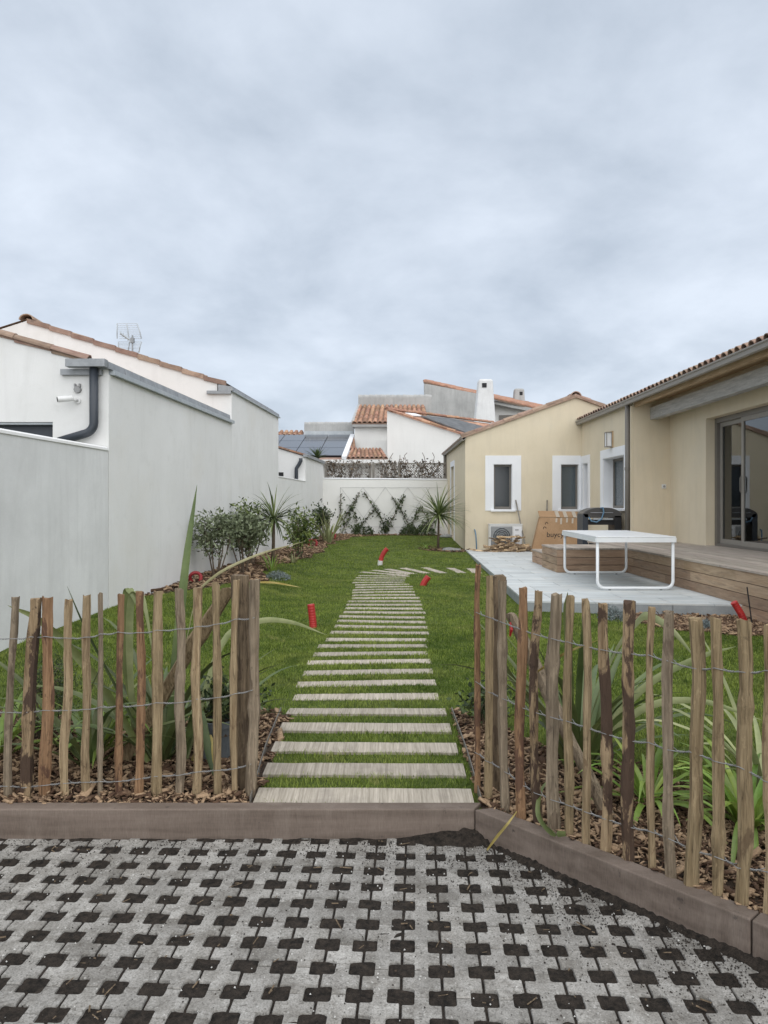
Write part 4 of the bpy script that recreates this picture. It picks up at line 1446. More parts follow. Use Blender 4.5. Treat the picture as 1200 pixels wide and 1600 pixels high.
# carcass and planks on top
MB().box(DX + .024, 6.05, 3.2, 15.18, -.05, DZ - .028).box(3.01, DX + .02, 12.725, 13.89, TZ, DZ - .028).box(3.065, DX + .02, 13.9, 15.07, TZ, .65).build('joists', M['dark'], dk)
x = DX - .012
rr = random.Random(4)
while x < 6.05:
    y = 3.2
    while y < 15.18:
        e2 = min(y + rr.choice((1.8, 2.4, 3.0, 3.6)), 15.18)
        if 15.18 - e2 < .5: e2 = 15.18
        MB().box(x, min(x + .137, 6.058), y + .002, e2 - .002, DZ - .026, DZ + rr.uniform(-.001, .001)).build('deck_plank', M['deck_top'], dk)
        y = e2
    x += .143
x = 2.975
while x < DX - .05:
    MB().box(x, min(x + .137, DX - .016), 12.69, 13.905, DZ - .026, DZ + rr.uniform(-.001, .001)).build('deck_plank', M['deck_top'], dk)
    MB().box(x + .05, min(x + .187, DX - .016), 13.908, 15.10, .650, .676).build('step_plank', M['deck_top'], dk)
    x += .143

# ---------------------------------------------------------------- white table
tb = thing('garden_table', 'white metal garden table with two looped tube legs on the grey terrace', 'table', (3.5, 11.3, TZ))
tA, tB = Vector((2.91, 10.08, 0)), Vector((4.0, 10.08, 0))       # near end
tC, tD = Vector((4.12, 12.5, 0)), Vector((3.03, 12.5, 0))
zt_ = TZ + .74
MB().prism([(v.x, v.y) for v in (tA, tB, tC, tD)], zt_ - .016, zt_).build('table_top', M['white_metal'], tb, bevel=.004)
ins = [(tA + Vector((.004, .012, 0))), (tB + Vector((-.004, .012, 0))), (tC + Vector((-.004, -.012, 0))), (tD + Vector((.004, -.012, 0)))]
m = MB()
for a, b in zip(ins, ins[1:] + ins[:1]):
    m.bar(Vector((a.x, a.y, zt_ - .050)), Vector((b.x, b.y, zt_ - .050)), .03, .062)
m.build('apron', M['white_metal'], tb)
def loop(a, b):
    r = .10
    a, b = Vector(a), Vector(b)
    t = (b - a).normalized()
    zb = TZ + .028
    pts = [Vector((a.x, a.y, zt_ - .08))]
    for k in range(7):
        w = math.pi / 2 * k / 6
        pts.append(Vector((a.x, a.y, zb + r)) + t * (r * (1 - math.cos(w))) + Vector((0, 0, -r * math.sin(w))))
    for k in range(7):
        w = math.pi / 2 * k / 6
        pts.append(Vector((b.x, b.y, zb)) - t * (r * (1 - math.sin(w))) + Vector((0, 0, r * (1 - math.cos(w)))))
    pts.append(Vector((b.x, b.y, zt_ - .08)))
    o = MB().tube(pts, .022, 10).build('leg_loop', M['white_metal'], tb, smooth=True)
    for u in (.16, .84):
        c = a.lerp(b, u)
        MB().tube([(c.x, c.y, TZ), (c.x, c.y, TZ + .010)], .018, 10).build('foot', M['black_plastic'], o)
loop(tA + Vector((.026, .04, 0)), tB + Vector((-.026, .04, 0)))
loop(tD + Vector((.026, -.06, 0)), tC + Vector((-.026, -.06, 0)))

# ---------------------------------------------------------------- barbecue
BD = 15.75
bq = thing('barbecue', 'dark barbecue with curved hood and blue gas hose beside the wing window', 'barbecue', (4.6, BD, TZ))
def bx(px): return (px - 600) / FPX * BD
def bz(py): return EYE - (py - 788) / FPX * BD
MB().box(bx(908.5), bx(917), BD - .1, BD + .35, TZ, bz(803)).build('side_panel', M['anthracite'], bq)
MB().box(bx(958), bx(969), BD - .1, BD + .35, TZ, bz(806)).build('side_panel', M['black_plastic'], bq)
MB().box(bx(917), bx(958), BD + .05, BD + .33, TZ + .12, TZ + .16).build('lower_shelf', M['black_plastic'], bq)
MB().box(bx(917), bx(958), BD - .04, BD + .32, bz(820), bz(812)).build('firebox', M['black_plastic'], bq)
MB().box(bx(925), bx(956), BD - .09, BD - .045, bz(812.2), bz(809.5)).build('rail', M['zinc_pale'], bq)
hood = []
for k in range(13):
    t = k / 12
    px = 908 + 62 * t
    py = 793.0 + 9.5 * abs(2 * t - 1) ** 3.2
    hood.append((bx(px), BD - .10, bz(py)))
hood += [(bx(968), BD - .10, bz(809)), (bx(912), BD - .10, bz(809))]
M['hood'] = plain('smoky_hood', (.085, .082, .080), .35)
ho = MB().extr(hood, (0, .44, 0)).build('hood', M['hood'], bq, bevel=.012)
MB().tube([(bx(921), BD - .10, bz(801)), (bx(921), BD - .13, bz(801)), (bx(955), BD - .13, bz(801)), (bx(955), BD - .10, bz(801))], .008, 8).build('handle', M['zinc'], ho)
M['blue'] = plain('blue_hose', (.12, .24, .36), .5)
pts = [P(938, 794, BD - .12), P(942, 793, BD - .14), P(943.5, 800, BD - .15), P(940, 811, BD - .15), P(932, 816, BD - .15), P(924, 814, BD - .14), P(920, 808, BD - .12)]
MB().tube(pts, .016, 8).build('gas_hose', M['blue'], bq, smooth=True)

# ---------------------------------------------------------------- cardboard box leaning on the gable
cb = thing('cardboard_box', 'large flattened brown cardboard bicycle box leaning against the cream gable', 'box', (4.3, 18.6, TZ))
def cpt(px, py, d): return P(px, py, d)
fl = [Vector((3.70, 18.35, TZ + .05)), Vector((4.96, 18.35, TZ + .02)), Vector((4.93, 18.60, 1.235)), Vector((3.95, 18.60, 1.262))]
body = MB().extr(fl, (0, .20, .0)).build('carton', M['cardboard'], cb, bevel=.006)
MB().extr([(3.93, 18.60, 1.275), (4.94, 18.60, 1.25), (4.95, 18.84, 1.405), (3.94, 18.84, 1.425)], (0, .014, -.008)).build('top_flap', M['cardboard'], cb)
for u in (.42, .62, .85):
    a = Vector((3.93, 18.592, 1.277)).lerp(Vector((4.94, 18.592, 1.252)), u)
    MB().extr([a, a + Vector((.09, 0, 0)), a + Vector((.09, .24, .155)), a + Vector((0, .24, .155))], (0, -.004, .004)).build('tape_strip', M['tape'], cb)
def ontext(s, size, org, ux, uz, shear=0.0):
    cu = bpy.data.curves.new('lettering', 'FONT')
    cu.body = s
    cu.size = size
    cu.shear = shear
    cu.extrude = .0005
    tmp = bpy.data.objects.new('lettering_tmp', cu)
    C.objects.link(tmp)
    dg = bpy.context.evaluated_depsgraph_get()
    dg.update()
    me = bpy.data.meshes.new_from_object(tmp.evaluated_get(dg))
    bpy.data.objects.remove(tmp)
    bpy.data.curves.remove(cu)
    me.name = 'lettering'
    me.materials.clear()
    me.materials.append(M['ink'])
    ux, uz = Vector(ux).normalized(), Vector(uz).normalized()
    n = ux.cross(uz)
    M4 = Matrix(((ux.x, uz.x, n.x, org[0]), (ux.y, uz.y, n.y, org[1]), (ux.z, uz.z, n.z, org[2]), (0, 0, 0, 1)))
    return place(me, 'lettering', cb, M4)
def face_at(u, v, out=.004):
    a = fl[0].lerp(fl[1], u).lerp(fl[3].lerp(fl[2], u), v)
    return a + Vector((0, -out, 0))
ontext('buycycle.', .188, face_at(.235, .40), (1, 0, -.015), (0, .25, .83), .10)
for (u, v) in ((.19, .80), (.165, .66)):
    c0 = face_at(u, v)
    mm = MB()
    for k in range(10):
        a0, a1 = k / 10 * 5.2, (k + 1) / 10 * 5.2
        mm.bar(c0 + Vector((.035 * math.cos(a0), 0, .04 * math.sin(a0))), c0 + Vector((.035 * math.cos(a1), 0, .04 * math.sin(a1))), .012, .004, (0, 1, 0))
    mm.bar(c0 + Vector((.0, 0, -.05)), c0 + Vector((.08, 0, -.05)), .012, .004, (0, 1, 0))
    mm.build('handling_mark', M['ink'], cb)
for (u, v, h) in ((.40, .86, .10), (.52, .80, .16), (.66, .86, .12), (.80, .84, .13)):
    a = face_at(u, v, .003)
    MB().extr([a, a + Vector((.045, 0, 0)), a + Vector((.06, .25 / .83 * h, h)), a + Vector((.015, .25 / .83 * h, h))], (0, -.002, 0)).build('torn_tape', M['tape'], cb)
MB().extr([(3.72, 18.10, TZ + .004), (4.3, 18.08, TZ + .004), (4.3, 18.345, TZ + .05), (3.68, 18.345, TZ + .05)], (0, 0, .012)).build('bottom_flap', M['cardboard'], cb)

# ---------------------------------------------------------------- heat pump, poles, firewood
ac = thing('heat_pump', 'white outdoor heat pump with round fan grille under the gable window', 'heat pump', (3.1, 18.95, TZ))
a0, a1 = 2.70, 3.54
za, zb_ = TZ + .07, 1.065
MB().box(a0, a1, 18.82, 19.12, za, zb_).build('casing', M['white_plastic'], ac, bevel=.012)
MB().box(a0 - .006, a1 + .006, 18.81, 19.13, zb_ + .001, zb_ + .022).build('lid', M['white_plastic'], ac)
for xx in (a0 + .1, a1 - .1):
    MB().box(xx - .04, xx + .04, 18.82, 19.12, TZ, za).build('foot', M['grey_plastic'], ac)
MB().box(a0 + .03, a0 + .58, 18.812, 18.819, za + .03, zb_ - .04).build('grille_back', M['grey_plastic'], ac)
fc = Vector((a0 + .31, 18.809, (za + zb_) / 2 - .01))
MB().tube([fc + Vector((0, .002, 0)), fc], .23, 24).build('fan_opening', M['black_plastic'], ac)
m = MB()
for r in (.23, .18, .13, .08, .04):
    m.tube([fc + Vector((r * math.cos(k / 20 * 6.2832), -.006, r * math.sin(k / 20 * 6.2832))) for k in range(21)], .004, 5)
for k in range(14):
    z = za + .05 + k * .035
    m.bar((a0 + .03, 18.802, z), (a0 + .58, 18.802, z), .004, .006)
m.build('fan_grille', M['zinc_pale'], ac)
MB().box(a0 + .62, a1 - .03, 18.812, 18.819, za + .06, zb_ - .05).build('service_panel', M['trim'], ac)
MB().box(a0 + .65, a0 + .74, 18.806, 18.811, zb_ - .14, zb_ - .115).box(a0 + .65, a0 + .76, 18.806, 18.811, zb_ - .27, zb_ - .255).build('badge', M['grey_plastic'], ac)
tag(MB().tube([(3.60, 18.62, TZ), (3.43, 19.17, 1.70)], .018, 8).build('garden_pole', M['lattice'], loc=(3.60, 18.62, TZ)), 'thin brown pole leaning on the wall next to the heat pump', 'pole')
tag(MB().tube([(4.18, 18.95, TZ), (4.25, 19.17, 1.70)], .016, 8).build('garden_pole', M['lattice'], loc=(4.18, 18.95, TZ)), 'thin brown pole standing behind the cardboard box', 'pole')
tag(MB().tube([(2.40, 19.05, TZ), (2.38, 19.07, .80), (2.36, 19.12, .92), (2.36, 19.19, .93)], .016, 8).build('water_pipe', M['blue'], loc=(2.40, 19.05, TZ), smooth=True), 'short blue grey pipe rising beside the firewood on the gable', 'pipe')
log_me = []
for s in range(5):
    rr = random.Random(s)
    m = MB()
    prof = [(0, .0), (.05, .002), (.062, .03), (.035, .052), (.005, .04)] if s % 2 else [(0, 0), (.07, .0), (.055, .028), (.012, .035)]
    m.extr([(-.18, a, b) for a, b in prof], (.36, 0, 0))
    me = m.mesh('split_log', M['log'])
    log_me.append(me)
rr = random.Random(21)
placed = []
for k in range(62):
    for _ in range(20):
        x = rr.gauss(2.98, .33)
        y = rr.gauss(18.42, .13)
        if 2.28 < x < 3.66 and 18.12 < y < 18.68: break
    hgt = .055 * sum(1 for (a, b) in placed if abs(a - x) < .17 and abs(b - y) < .09) * .62
    hgt = min(hgt, .34)
    placed.append((x, y))
    M4 = Matrix.Translation((x, y, TZ + .004 + hgt)) @ Matrix.Rotation(rr.gauss(0, .55), 4, 'Z') @ Matrix.Rotation(rr.uniform(-.20, .20), 4, 'Y') @ Matrix.Rotation(rr.uniform(-.3, .4), 4, 'X')
    o = place(log_me[k % 5], 'split_log', None, M4 @ Matrix.Scale(rr.uniform(.7, 1.15), 4))
    tag(o, 'split firewood log in the loose heap before the heat pump', 'log', 'split logs heaped before the heat pump')

# ---------------------------------------------------------------- chestnut paling fences
def picket_mesh(m, base, top, w, seed, n=18, pointed=True):
    rr = random.Random(seed)
    base, top = Vector(base), Vector(top)
    ax = (top - base)
    k = 8
    prof = []
    flat = rr.uniform(.62, .95)
    a0 = rr.uniform(0, 6.28)
    for i in range(k):
        a = 2 * math.pi * i / k
        prof.append((a, (1 + rr.uniform(-.20, .14))))
    bend = [Vector((rr.uniform(-1, 1), rr.uniform(-1, 1), 0)) for _ in range(4)]
    V, F = [], []
    ph = rr.uniform(0, 6)
    knot = rr.choice((-1, -1, 5, 8, 11, 13))
    for s in range(n + 1):
        t = s / n
        c = base + ax * t + (bend[0] * math.sin(t * 3.1) * .013 + bend[1] * math.sin(t * 6.3 + ph) * .0075 + bend[2] * math.sin(t * 13 + ph) * .0042)
        r = w / 2 * (1.03 - .10 * t + .06 * math.sin(t * 9 + ph) + .05 * math.sin(t * 21 + 2 * ph) + rr.uniform(-.05, .05) + (.20 if s == knot else 0))
        if pointed and s == 0: r *= .55
        if pointed and s == 1: r *= .95
        for i, (a, q) in enumerate(prof):
            rad = r * q * (1 + rr.uniform(-.05, .05))
            x, y = math.cos(a), math.sin(a) * flat
            V.append((c.x + rad * x, c.y + rad * y, c.z + (rr.uniform(-.012, .006) if s == n else 0)))
    for s in range(n):
        for i in range(k):
            j = (i + 1) % k
            F.append((s * k + i, s * k + j, (s + 1) * k + j, (s + 1) * k + i))
    F.append(tuple(range(n * k, n * k + k)))
    F.append(tuple(range(k - 1, -1, -1)))
    m.add(V, F)


def twisted_wire(stations, r=.0019):
    """stations: (point, half thickness, side vector). two strands, one either side of every picket, twisted between"""
    strands = [[], []]
    for si, (p, h, nv) in enumerate(stations):
        for k in (0, 1):
            s = 1 if k == 0 else -1
            strands[k].append(p + nv * (h + .003) * s)
        if si < len(stations) - 1:
            q, h2, nv2 = stations[si + 1]
            gap = (q - p)
            hw = .75 * h / max(gap.length, .01)
            hw2 = .75 * h2 / max(gap.length, .01)
            t0, t1 = min(hw + .12, .4), max(1 - hw2 - .12, .6)
            for j in range(9):
                t = t0 + (t1 - t0) * j / 8
                c = p.lerp(q, t) - Vector((0, 0, .010 * math.sin(math.pi * t)))
                a = j * math.pi / 2.0
                for k in (0, 1):
                    s = 1 if k == 0 else -1
                    strands[k].append(c + (nv * math.cos(a) + Vector((0, 0, 1)) * math.sin(a)) * .0034 * s)
    m = MB()
    for s in strands:
        m.tube(s, r, 6)
    return m


fL = thing('paling_fence', 'chestnut paling fence with wire ties standing behind the long straight sleeper', 'fence', (-1.3, 3.68, .13))
C5 = lambda x, y: (x * .36667, 860 + y * .36667)
LP_ = [(62, 195, 30, 34, 'grey'), (150, 203, 108, 52, 'bark'), (203, 196, 188, 46, 'red'), (293, 205, 280, 40, 'pale'), (370, 192, 366, 38, 'pale'), (431, 182, 433, 23, 'grey'),
       (510, 185, 500, 31, 'red'), (594, 175, 583, 40, 'red'), (675, 172, 668, 43, 'olive'), (765, 162, 760, 39, 'grey'), (846, 155, 840, 41, 'pale'), (918, 138, 925, 36, 'olive'),
       (1007, 127, 1000, 33, 'pale'), (1093, 120, 1070, 46, 'grey')]
stL = [[], [], []]
WTOP = lambda px: np.interp(px, [0, 130, 210, 300, 405], [995, 994, 986, 978, 962])
WMID = lambda px: np.interp(px, [0, 130, 210, 300, 405], [1111, 1108, 1100, 1093, 1076])
WLOW = lambda px: np.interp(px, [0, 130, 210, 300, 405], [1228, 1222, 1216, 1207, 1192])
LD = lambda px: 3.665 + .03 * (px / 405)
allL = [(-45, 200, -60, 40, 'pale'), (-140, 210, -150, 44, 'red'), (-240, 190, -236, 38, 'olive'), (-330, 200, -335, 46, 'grey'), (-425, 205, -420, 36, 'pale')][::-1] + LP_
pickL = []
for i, (tx, ty, bxp, w, kind) in enumerate(allL):
    (px, py), (bx_, _) = C5(tx, ty), C5(bxp, 1075)
    d = LD(px)
    top = P(px, py, d)
    bt_ = P(bx_, 1252, d)
    bt_.z = .04
    m = MB()
    picket_mesh(m, bt_, top, w * .36667 / FPX * d, 100 + i)
    m.build('picket', M['picket_' + kind], fL)
    pickL.append((px, bx_, py, w * .36667 / FPX * d))
for wi, fn in enumerate((WTOP, WMID, WLOW)):
    for (px, bx_, py, w) in pickL:
        yy = float(fn(px))
        t = (yy - py) / (1252 - py)
        p = P(px + (bx_ - px) * t, yy + 2 * math.sin(px * .9 + wi), LD(px))
        stL[wi].append((p, w / 2 * .92, Vector((0, -1, 0))))
    twisted_wire(stL[wi]).build('wire', M['steel'], fL, smooth=True)
# strong post and brace
m = MB()
picket_mesh(m, Vector((-.69, 3.80, -.05)), P(375, 898, 3.80), .108, 501, pointed=False)
m.build('post', M['post'], fL)
m = MB()
picket_mesh(m, P(152, 1262, 4.16), P(358, 918, 3.86), .092, 502, pointed=False, n=14)
m.build('brace', M['picket_olive'], fL)

fR = thing('paling_fence', 'chestnut paling fence with wire ties running along the diagonal sleeper', 'fence', (.9, 3.2, .13))
C7 = lambda x, y: (720 + x * .4, 860 + y * .4)
RP = [(70, 55, 62, 935, 26, 'red'), (112, 98, 106, 962, 36, 'olive'), (163, 118, 176, 1003, 38, 'grey'), (240, 140, 235, 1040, 38, 'red'), (297, 158, 300, 1062, 36, 'bark'), (370, 168, 368, 1086, 48, 'grey'),
      (428, 176, 423, 1107, 36, 'olive'), (490, 190, 493, 1142, 33, 'pale'), (562, 207, 566, 1168, 43, 'bark'), (655, 200, 652, 1206, 48, 'bark'), (743, 222, 742, 1240, 32, 'pale'), (814, 238, 826, 1276, 43, 'grey'),
      (917, 262, 902, 1300, 62, 'olive'), (1000, 262, 1008, 1340, 54, 'olive'), (1105, 272, 1094, 1372, 62, 'olive'), (1199, 290, 1190, 1408, 46, 'pale'),
      (1300, 300, 1296, 1455, 52, 'grey'), (1400, 310, 1404, 1500, 50, 'olive'), (1510, 320, 1520, 1555, 56, 'red')]
nR = Vector((-.76, -.65, 0))
stR = [[], [], []]
RW = [[(75, 240), (160, 275), (300, 325), (430, 355), (560, 385), (740, 405), (905, 455), (1000, 455), (1105, 470), (1200, 465), (1500, 470)],
      [(60, 500), (110, 545), (175, 580), (300, 630), (420, 660), (500, 690), (650, 735), (740, 745), (815, 775), (905, 775), (1005, 820), (1100, 835), (1200, 895), (1500, 1000)],
      [(50, 770), (110, 815), (170, 860), (240, 905), (300, 945), (420, 985), (500, 1020), (650, 1070), (740, 1090), (815, 1120), (905, 1160), (1005, 1190), (1100, 1230), (1200, 1245), (1500, 1330)]]
for i, (tx, ty, bxp, by, w, kind) in enumerate(RP):
    (px, py), (bx_, by_) = C7(tx, ty), C7(bxp, by)
    d = 1.45 * FPX / (by_ - 788)
    top, bt_ = P(px, py, d), P(bx_, by_, d)
    bt_.z = .04
    ww = w * .4 / FPX * d
    m = MB()
    picket_mesh(m, bt_, top, ww, 200 + i)
    m.build('picket', M['picket_' + kind], fR)
    for wi in range(3):
        yy = 860 + .4 * float(np.interp(tx, [a for a, b in RW[wi]], [b for a, b in RW[wi]]))
        t = (yy - py) / (by_ - py)
        stR[wi].append((P(px + (bx_ - px) * t, yy, d), ww / 2 * .9, nR))
for k in range(1, 9):
    bt_ = Vector((1.515 + k * .068, 2.40 - k * .078, .04))
    top = bt_ + Vector((random.uniform(-.02, .02), random.uniform(-.01, .01), 1.08 + random.uniform(-.04, .04)))
    m = MB()
    ww = random.uniform(.032, .052)
    picket_mesh(m, bt_, top, ww, 400 + k)
    m.build('picket', M['picket_' + random.choice(('olive', 'grey', 'pale', 'red'))], fR)
    for wi, zz in enumerate((1.0, .60, .27)):
        stR[wi].append((bt_.lerp(top, (zz - .04) / 1.08), ww / 2 * .9, nR))
for wi in range(3):
    twisted_wire(stR[wi]).build('wire', M['steel'], fR, smooth=True)
m = MB()
picket_mesh(m, Vector((.565, 3.74, -.05)), P(781, 899, 3.74), .070, 601, pointed=False)
m.build('post', M['post'], fR)
m = MB()
picket_mesh(m, P(972, 1322, 3.42), P(797, 958, 3.70), .066, 602, pointed=False, n=14)
m.build('brace', M['picket_grey'], fR)
# label of the ribbon on the post
tag(MB().tube([P(797, 972, 3.66), P(799, 984, 3.65), P(797, 994, 3.66)], [.004, .009, .004], 6).build('red_ribbon', M['red'], loc=tuple(P(797, 994, 3.66))), 'scrap of red ribbon caught on the brace of the diagonal fence', 'ribbon')

# ---------------------------------------------------------------- strap-leaved plants
def leaf_geo(pts, w, wfun=None, fold=.22, side=None, twist=0.0):
    """strip leaf along pts with a folded midrib"""
    n = len(pts)
    V, F = [], []
    pts = [Vector(p) for p in pts]
    for i, p in enumerate(pts):
        t = i / (n - 1)
        tan = (pts[min(i + 1, n - 1)] - pts[max(i - 1, 0)]).normalized()
        s = Vector(side) if side is not None else tan.cross(Vector((0, 0, 1)))
        if s.length < .05: s = Vector((1, 0, 0))
        s = (s - tan * s.dot(tan)).normalized()
        if twist:
            s = Matrix.Rotation(twist * t, 3, tan) @ s
        nn = s.cross(tan).normalized()
        ww = w * (wfun(t) if wfun else min(1, .55 + 1.6 * t) * (1 - t ** 3.2) ** .9) / 2
        ww = max(ww, .0006)
        V += [p - s * ww + nn * ww * fold, p - nn * ww * fold, p + s * ww + nn * ww * fold]
    for i in range(n - 1):
        a = i * 3
        F += [(a, a + 1, a + 4, a + 3), (a + 1, a + 2, a + 5, a + 4)]
    return V, F


def arc(base, az, el, length, droop, n=11, kink=None):
    pts = [Vector(base)]
    e = el
    for i in range(1, n):
        t = i / (n - 1)
        e = el - droop * t ** 1.6
        if kink and t > kink[0]: e = kink[1]
        st = length / (n - 1)
        pts.append(pts[-1] + Vector((math.cos(az) * math.cos(e), math.sin(az) * math.cos(e), math.sin(e))) * st)
    return pts


def keep_above(pts, clear=.012):
    return [Vector((p.x, p.y, max(p.z, gz(p.x, p.y) + clear))) for p in pts]


def strap_plant(name, label, cat, base, n, lrange, w, seed, mat, elr=(55, 86), droop=(.2, 1.4), group=None, extra=(), az_rng=(0, 6.283), spread=.05, part='leaf', maxy=None, miny=None):
    rr = random.Random(seed)
    base = Vector((base[0], base[1], gz(base[0], base[1]) - .01))
    t = thing(name, label, cat, tuple(base), group)
    for k in range(n):
        az = az_rng[0] + (az_rng[1] - az_rng[0]) * (k + rr.uniform(.1, .9)) / n
        el = math.radians(rr.uniform(*elr))
        b = base + Vector((math.cos(az), math.sin(az), 0)) * rr.uniform(.0, spread)
        pts = arc(b, az, el, rr.uniform(*lrange), rr.uniform(*droop))
        # stay behind the pickets
        pts = keep_above(pts)
        if miny is not None:
            pts = [Vector((p.x, max(p.y, miny(p.x)), p.z)) for p in pts]
        V, F = leaf_geo(pts, w * rr.uniform(.75, 1.15), twist=rr.uniform(-.5, .5))
        MB().add(V, F).build(part, mat, t, smooth=True)
    for (pts, ww, mm, sd) in extra:
        V, F = leaf_geo(cat_spline(pts), ww, side=sd)
        MB().add(V, F).build(part, mm, t, smooth=True)
    return t


def cat_spline(pts, per=5):
    pts = [Vector(p) for p in pts]
    q = [pts[0] * 2 - pts[1]] + pts + [pts[-1] * 2 - pts[-2]]
    res = []
    for i in range(1, len(q) - 2):
        for k in range(per):
            t = k / per
            a, b, c, d = q[i - 1], q[i], q[i + 1], q[i + 2]
            res.append(.5 * ((2 * b) + (c - a) * t + (2 * a - 5 * b + 4 * c - d) * t * t + (3 * b - a - 3 * c + d) * t ** 3))
    res.append(pts[-1])
    return res


FL = lambda x: 3.78                               # keep leaves behind the left fence
FR = lambda x: 3.80 if x < .5 else max(3.80 - (x - .5) * 1.143, .5) + .06
M['straw'] = mk('straw_leaf', (.36, .33, .17), (.54, .50, .31), 5, rough=.6, bump=.1, bscale=30, transl=.15)
Ph, Pp, Yl = M['phormium'], M['phormium_pale'], M['yellow_leaf']
yv = (0, -1, 0)
strap_plant('phormium', 'tall bronze green phormium clump with one upright blade behind the straight fence', 'plant', (-1.24, 4.10), 20, (.55, 1.05), .046, 31, Ph, (48, 84), (.3, 1.5), miny=FL,
            extra=[([P(262, 1195, 4.1), P(275, 1040, 4.18), P(291, 880, 4.22), P(308, 757, 4.25)], .062, Ph, (1, -.2, 0)),
                   ([P(212, 1180, 4.05), P(203, 1040, 4.0), P(204, 945, 3.96), P(214, 924, 3.94), P(226, 945, 3.92), P(240, 1030, 3.90)], .040, Pp, (1, .3, 0)),
                   ([P(225, 1180, 4.05), P(196, 1030, 4.0), P(198, 930, 3.97), P(206, 926, 3.95), P(220, 960, 3.93)], .05, Ph, (1, .3, 0)),
                   ([P(232, 1190, 4.0), P(150, 1060, 3.96), P(70, 975, 3.92), P(12, 946, 3.88)], .05, Ph, (.3, 0, 1)),
                   ([P(240, 1190, 4.0), P(190, 1090, 3.98), P(135, 985, 3.94), P(105, 916, 3.9)], .016, Ph, (1, 0, .3)),
                   ([P(262, 1190, 4.1), P(300, 960, 4.3), P(330, 905, 4.6), P(400, 868, 4.9), P(476, 846, 5.2)], .026, M['straw'], (.2, 0, 1)),
                   ([P(290, 1190, 4.1), P(345, 1010, 4.3), P(400, 972, 4.5), P(455, 972, 4.7), P(510, 992, 4.9)], .040, Pp, (.1, .3, 1)),
                   ([P(285, 1195, 4.05), P(308, 1110, 3.98), P(330, 1190, 3.88), P(352, 1245, 3.80)], .050, Ph, (1, .2, .3)),
                   ([P(300, 1190, 4.05), P(325, 1150, 3.95), P(345, 1240, 3.81)], .042, Yl, (1, .2, .3))])
strap_plant('phormium', 'lower dark phormium clump between the reddish pickets and the rosemary', 'plant', (-1.62, 4.02), 18, (.5, .95), .042, 33, Ph, (40, 84), (.3, 1.6), miny=FL)
strap_plant('phormium', 'spreading olive phormium clump behind the diagonal fence below the terrace', 'plant', (1.08, 4.02), 36, (.6, 1.15), .048, 37, Ph, (40, 84), (.3, 1.6), miny=FR,
            extra=[([P(900, 1190, 4.0), P(955, 1030, 3.7), P(994, 972, 3.5), P(1014, 963, 3.42), P(1050, 985, 3.30), P(1088, 1030, 3.22)], .046, Pp, (.3, 0, 1)),
                   ([P(905, 1190, 4.0), P(1000, 1080, 3.9), P(1085, 1030, 3.8), P(1150, 1010, 3.7)], .038, Pp, (.2, 0, 1)),
                   ([P(910, 1190, 4.0), P(1000, 1110, 3.9), P(1090, 1095, 3.8), P(1190, 1125, 3.7)], .040, Pp, (.2, 0, 1)),
                   ([P(890, 1200, 4.0), P(890, 1060, 3.9), P(884, 960, 3.85), P(887, 925, 3.82)], .044, Ph, (1, .2, 0)),
                   ([P(900, 1200, 4.0), P(905, 1060, 3.8), P(912, 985, 3.6), P(909, 962, 3.58)], .038, Ph, (1, .2, 0)),
                   ([P(890, 1210, 4.0), P(850, 1120, 3.9), P(800, 1060, 3.85), P(770, 1000, 3.85)], .040, Ph, (.3, 0, 1))])
strap_plant('phormium', 'pale young phormium clump in bark between the daylilies and the lawn', 'plant', (1.92, 3.72), 22, (.5, .95), .036, 38, Pp, (38, 80), (.4, 1.6), miny=FR)
strap_plant('phormium', 'small olive phormium clump next to the grey pot', 'plant', (-1.02, 4.42), 20, (.4, .8), .036, 39, Ph, (40, 82), (.4, 1.6), miny=FL)
# low fresh green clumps
strap_plant('daylily', 'bright green daylily clump in bark against the far end of the diagonal fence', 'plant', (1.66, 3.35), 40, (.35, .62), .034, 41, M['lily'], (35, 80), (.8, 2.2), miny=FR)
strap_plant('daylily', 'smaller yellow green daylily tuft between phormium and the diagonal fence', 'plant', (1.30, 3.62), 30, (.35, .6), .030, 42, M['lily'], (30, 78), (.8, 2.2), miny=FR)
strap_plant('daylily', 'light green daylily clump next to the rosemary behind the straight fence', 'plant', (-2.14, 4.10), 22, (.35, .6), .032, 43, M['lily'], (35, 80), (.8, 2.2), miny=FL)
strap_plant('daylily', 'loose yellow green daylily tuft between rosemary and tall phormium', 'plant', (-1.62, 4.22), 22, (.35, .62), .028, 44, M['lily'], (30, 78), (.8, 2.2), miny=FL)
# single fallen leaves
def loose_leaf(pts, w, mat, label, side=(0, 0, 1)):
    V, F = leaf_geo(cat_spline(pts), w, side=side, fold=.3)
    o = MB().add(V, F).build('fallen_leaf', mat, loc=tuple(pts[0]), smooth=True)
    return tag(o, label, 'leaf')
loose_leaf([Vector((.472, 3.375, .004)), Vector((.520, 3.35, .085)), Vector((.572, 3.325, .163)), Vector((.64, 3.46, .168))], .013, Yl, 'thin yellow leaf hanging over the diagonal sleeper onto the paving', (1, -.4, 0))
loose_leaf([P(884, 1303, 3.12), P(862, 1300, 3.20), P(842, 1272, 3.28), P(846, 1236, 3.38), P(860, 1215, 3.5)], .034, Ph, 'curled green leaf drooping onto the top of the diagonal sleeper', (.5, -1, .2))
loose_leaf([P(836, 1052, 3.46), P(880, 1022, 3.30), P(935, 1000, 3.12)], .013, Yl, 'dry straw coloured leaf snagged across the diagonal fence pickets', (0, 0, 1))
